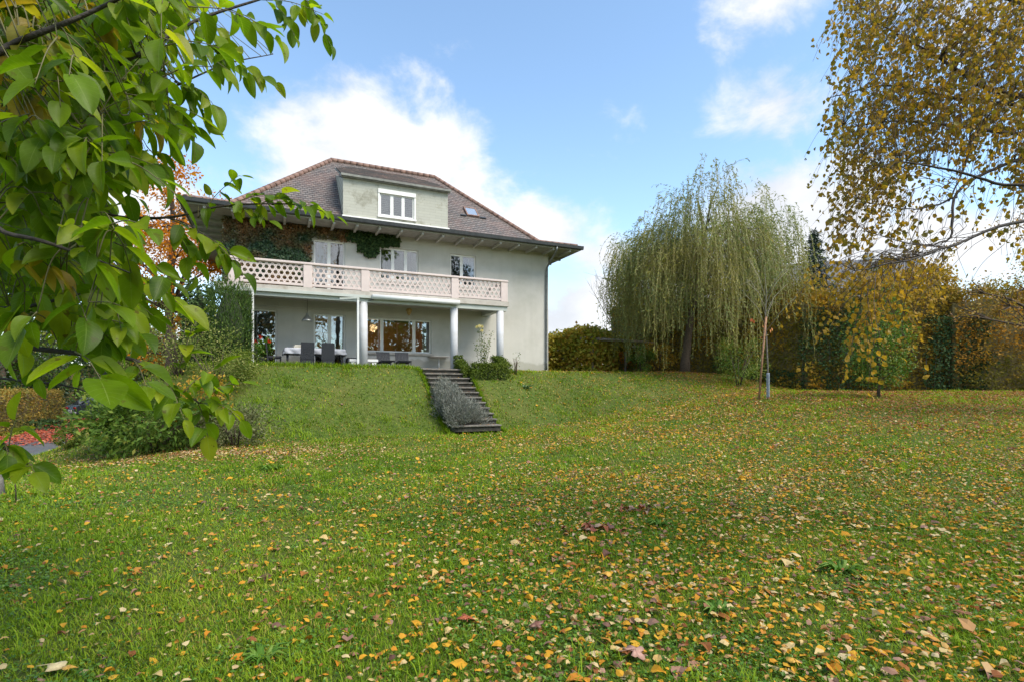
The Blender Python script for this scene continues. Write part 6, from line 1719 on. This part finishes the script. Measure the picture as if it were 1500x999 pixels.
for k, (pp, r0, r1) in enumerate(BL):
    w3 = [P(*q) for q in pp]
    if pp[0][0] > 1600: w3 = [np.array([BXx - .1, BYy + .12, min(6.0, max(1.6, w3[0][2] - .3))])] + w3
    cp = catmull(w3, 8); jit = np.cumsum(rb2.normal(size=(len(cp), 3)) * .006, 0) * .6
    cp = [c_ + j_ for c_, j_ in zip(cp, jit)]
    mb.tube(cp, list(np.linspace(r0 * (1.7 if pp[0][0] > 1600 else 1), r1, len(cp))), 7); lp += cp[(8 if pp[0][0] > 1600 else 0):]
blimb = mb.build('limb', M['bark_dark'], BT, bo); lp = np.array(lp)
BZ = [(1245, -70), (1580, -70), (1580, 240), (1500, 235), (1450, 195), (1400, 190), (1352, 225), (1300, 270), (1262, 290), (1235, 230), (1222, 165), (1250, 100), (1238, 50)]
cand = np.stack([rb2.uniform(1195, 1580, 3000), rb2.uniform(-50, 330, 3000)], -1); cand = cand[in_poly(cand[:, 0], cand[:, 1], BZ)][:1250]
TW = []
for a, b_ in cand: TW.append((a, b_, 4.1 + 1.7 * rb2.random(), .18 + .36 * rb2.random(), .042, .88))
for _ in range(80):   # thin hanging twigs below the crown, sky between them
    TW.append((rb2.uniform(1222, 1345), rb2.uniform(265, 372), 4.1 + .5 * rb2.random(), .15 + .3 * rb2.random(), .055, .9))
for _ in range(60): TW.append((rb2.uniform(1330, 1540), rb2.uniform(225, 360), 4.1 + .4 * rb2.random(), .12 + .25 * rb2.random(), .09, 1.0))
for _ in range(62):   # the nearest curtain of golden leaves
    a = rb2.uniform(1195, 1395); TW.append((a, 375 + rb2.random() * 40, 2.9 + .6 * rb2.random(), .10 + .26 * rb2.random(), .024, .62))
for _ in range(14):
    a = rb2.uniform(1262, 1345); TW.append((a, 395 + rb2.random() * 20, 2.85 + .3 * rb2.random(), .42 + .26 * rb2.random(), .026, .66))
mbW = MB(); P0, AXL, NRL, LS, RN = [], [], [], [], []
for (a, b_, D, ln, gap, s_) in TW:
    s = P(a, b_, D); j = np.argmin(np.linalg.norm(lp - s, axis=1)); root = lp[j]
    mbW.tube(catmull([root, root * .45 + s * .55 + np.array([0, 0, .05]), s], 3), list(np.linspace(.0020, .0013, 7)), 4)
    sw = rb2.normal(size=3) * np.array([.16, .16, .0]) + np.array([-.12, 0, 0]); e = s + np.array([0, 0, -ln]) + sw * ln * 2
    cv = np.array(catmull([s, s * .5 + e * .5 + np.array([-.03, 0, .02]), e], 4)); mbW.tube(list(cv), list(np.linspace(.0022, .0009, len(cv))), 4)
    n = max(3, int(ln / gap)); base_r = rb2.random() * .5
    for k in range(n):
        p = cv[min(len(cv) - 1, int(rb2.random() * len(cv)))] + rb2.normal(size=3) * .022
        P0.append(p); AXL.append(np.array([0, 0, -.8]) + rb2.normal(size=3) * .5); NRL.append(rb2.normal(size=3)); LS.append((.036 + .026 * rb2.random()) * s_)
        RN.append(min(1, base_r * .5 + .62 * rb2.random()) if D > 3.6 else .35 + .4 * rb2.random())
M['l_birch'] = leafmat('birch_leaves', [(0, (.13, .13, .02)), (.3, (.26, .20, .026)), (.5, (.38, .24, .028)), (.75, (.46, .27, .03)), (.88, (.28, .14, .035)), (1, (.16, .075, .03))], .5, .5, .25, tint=(1.15, 1.1, .6))
P0 = np.array(P0) - bo
bcr = leaves_obj('crown', leaf_cards(P0, np.array(LS), .78, np.array(AXL), np.array(NRL), fold=rb2.normal(size=len(P0)) * .3 + .1, rng=rb2, rnd=np.array(RN), n6=True, curl=.15), M['l_birch'], BT)
mbW.build('twigs', M['bark'], blimb, bo)
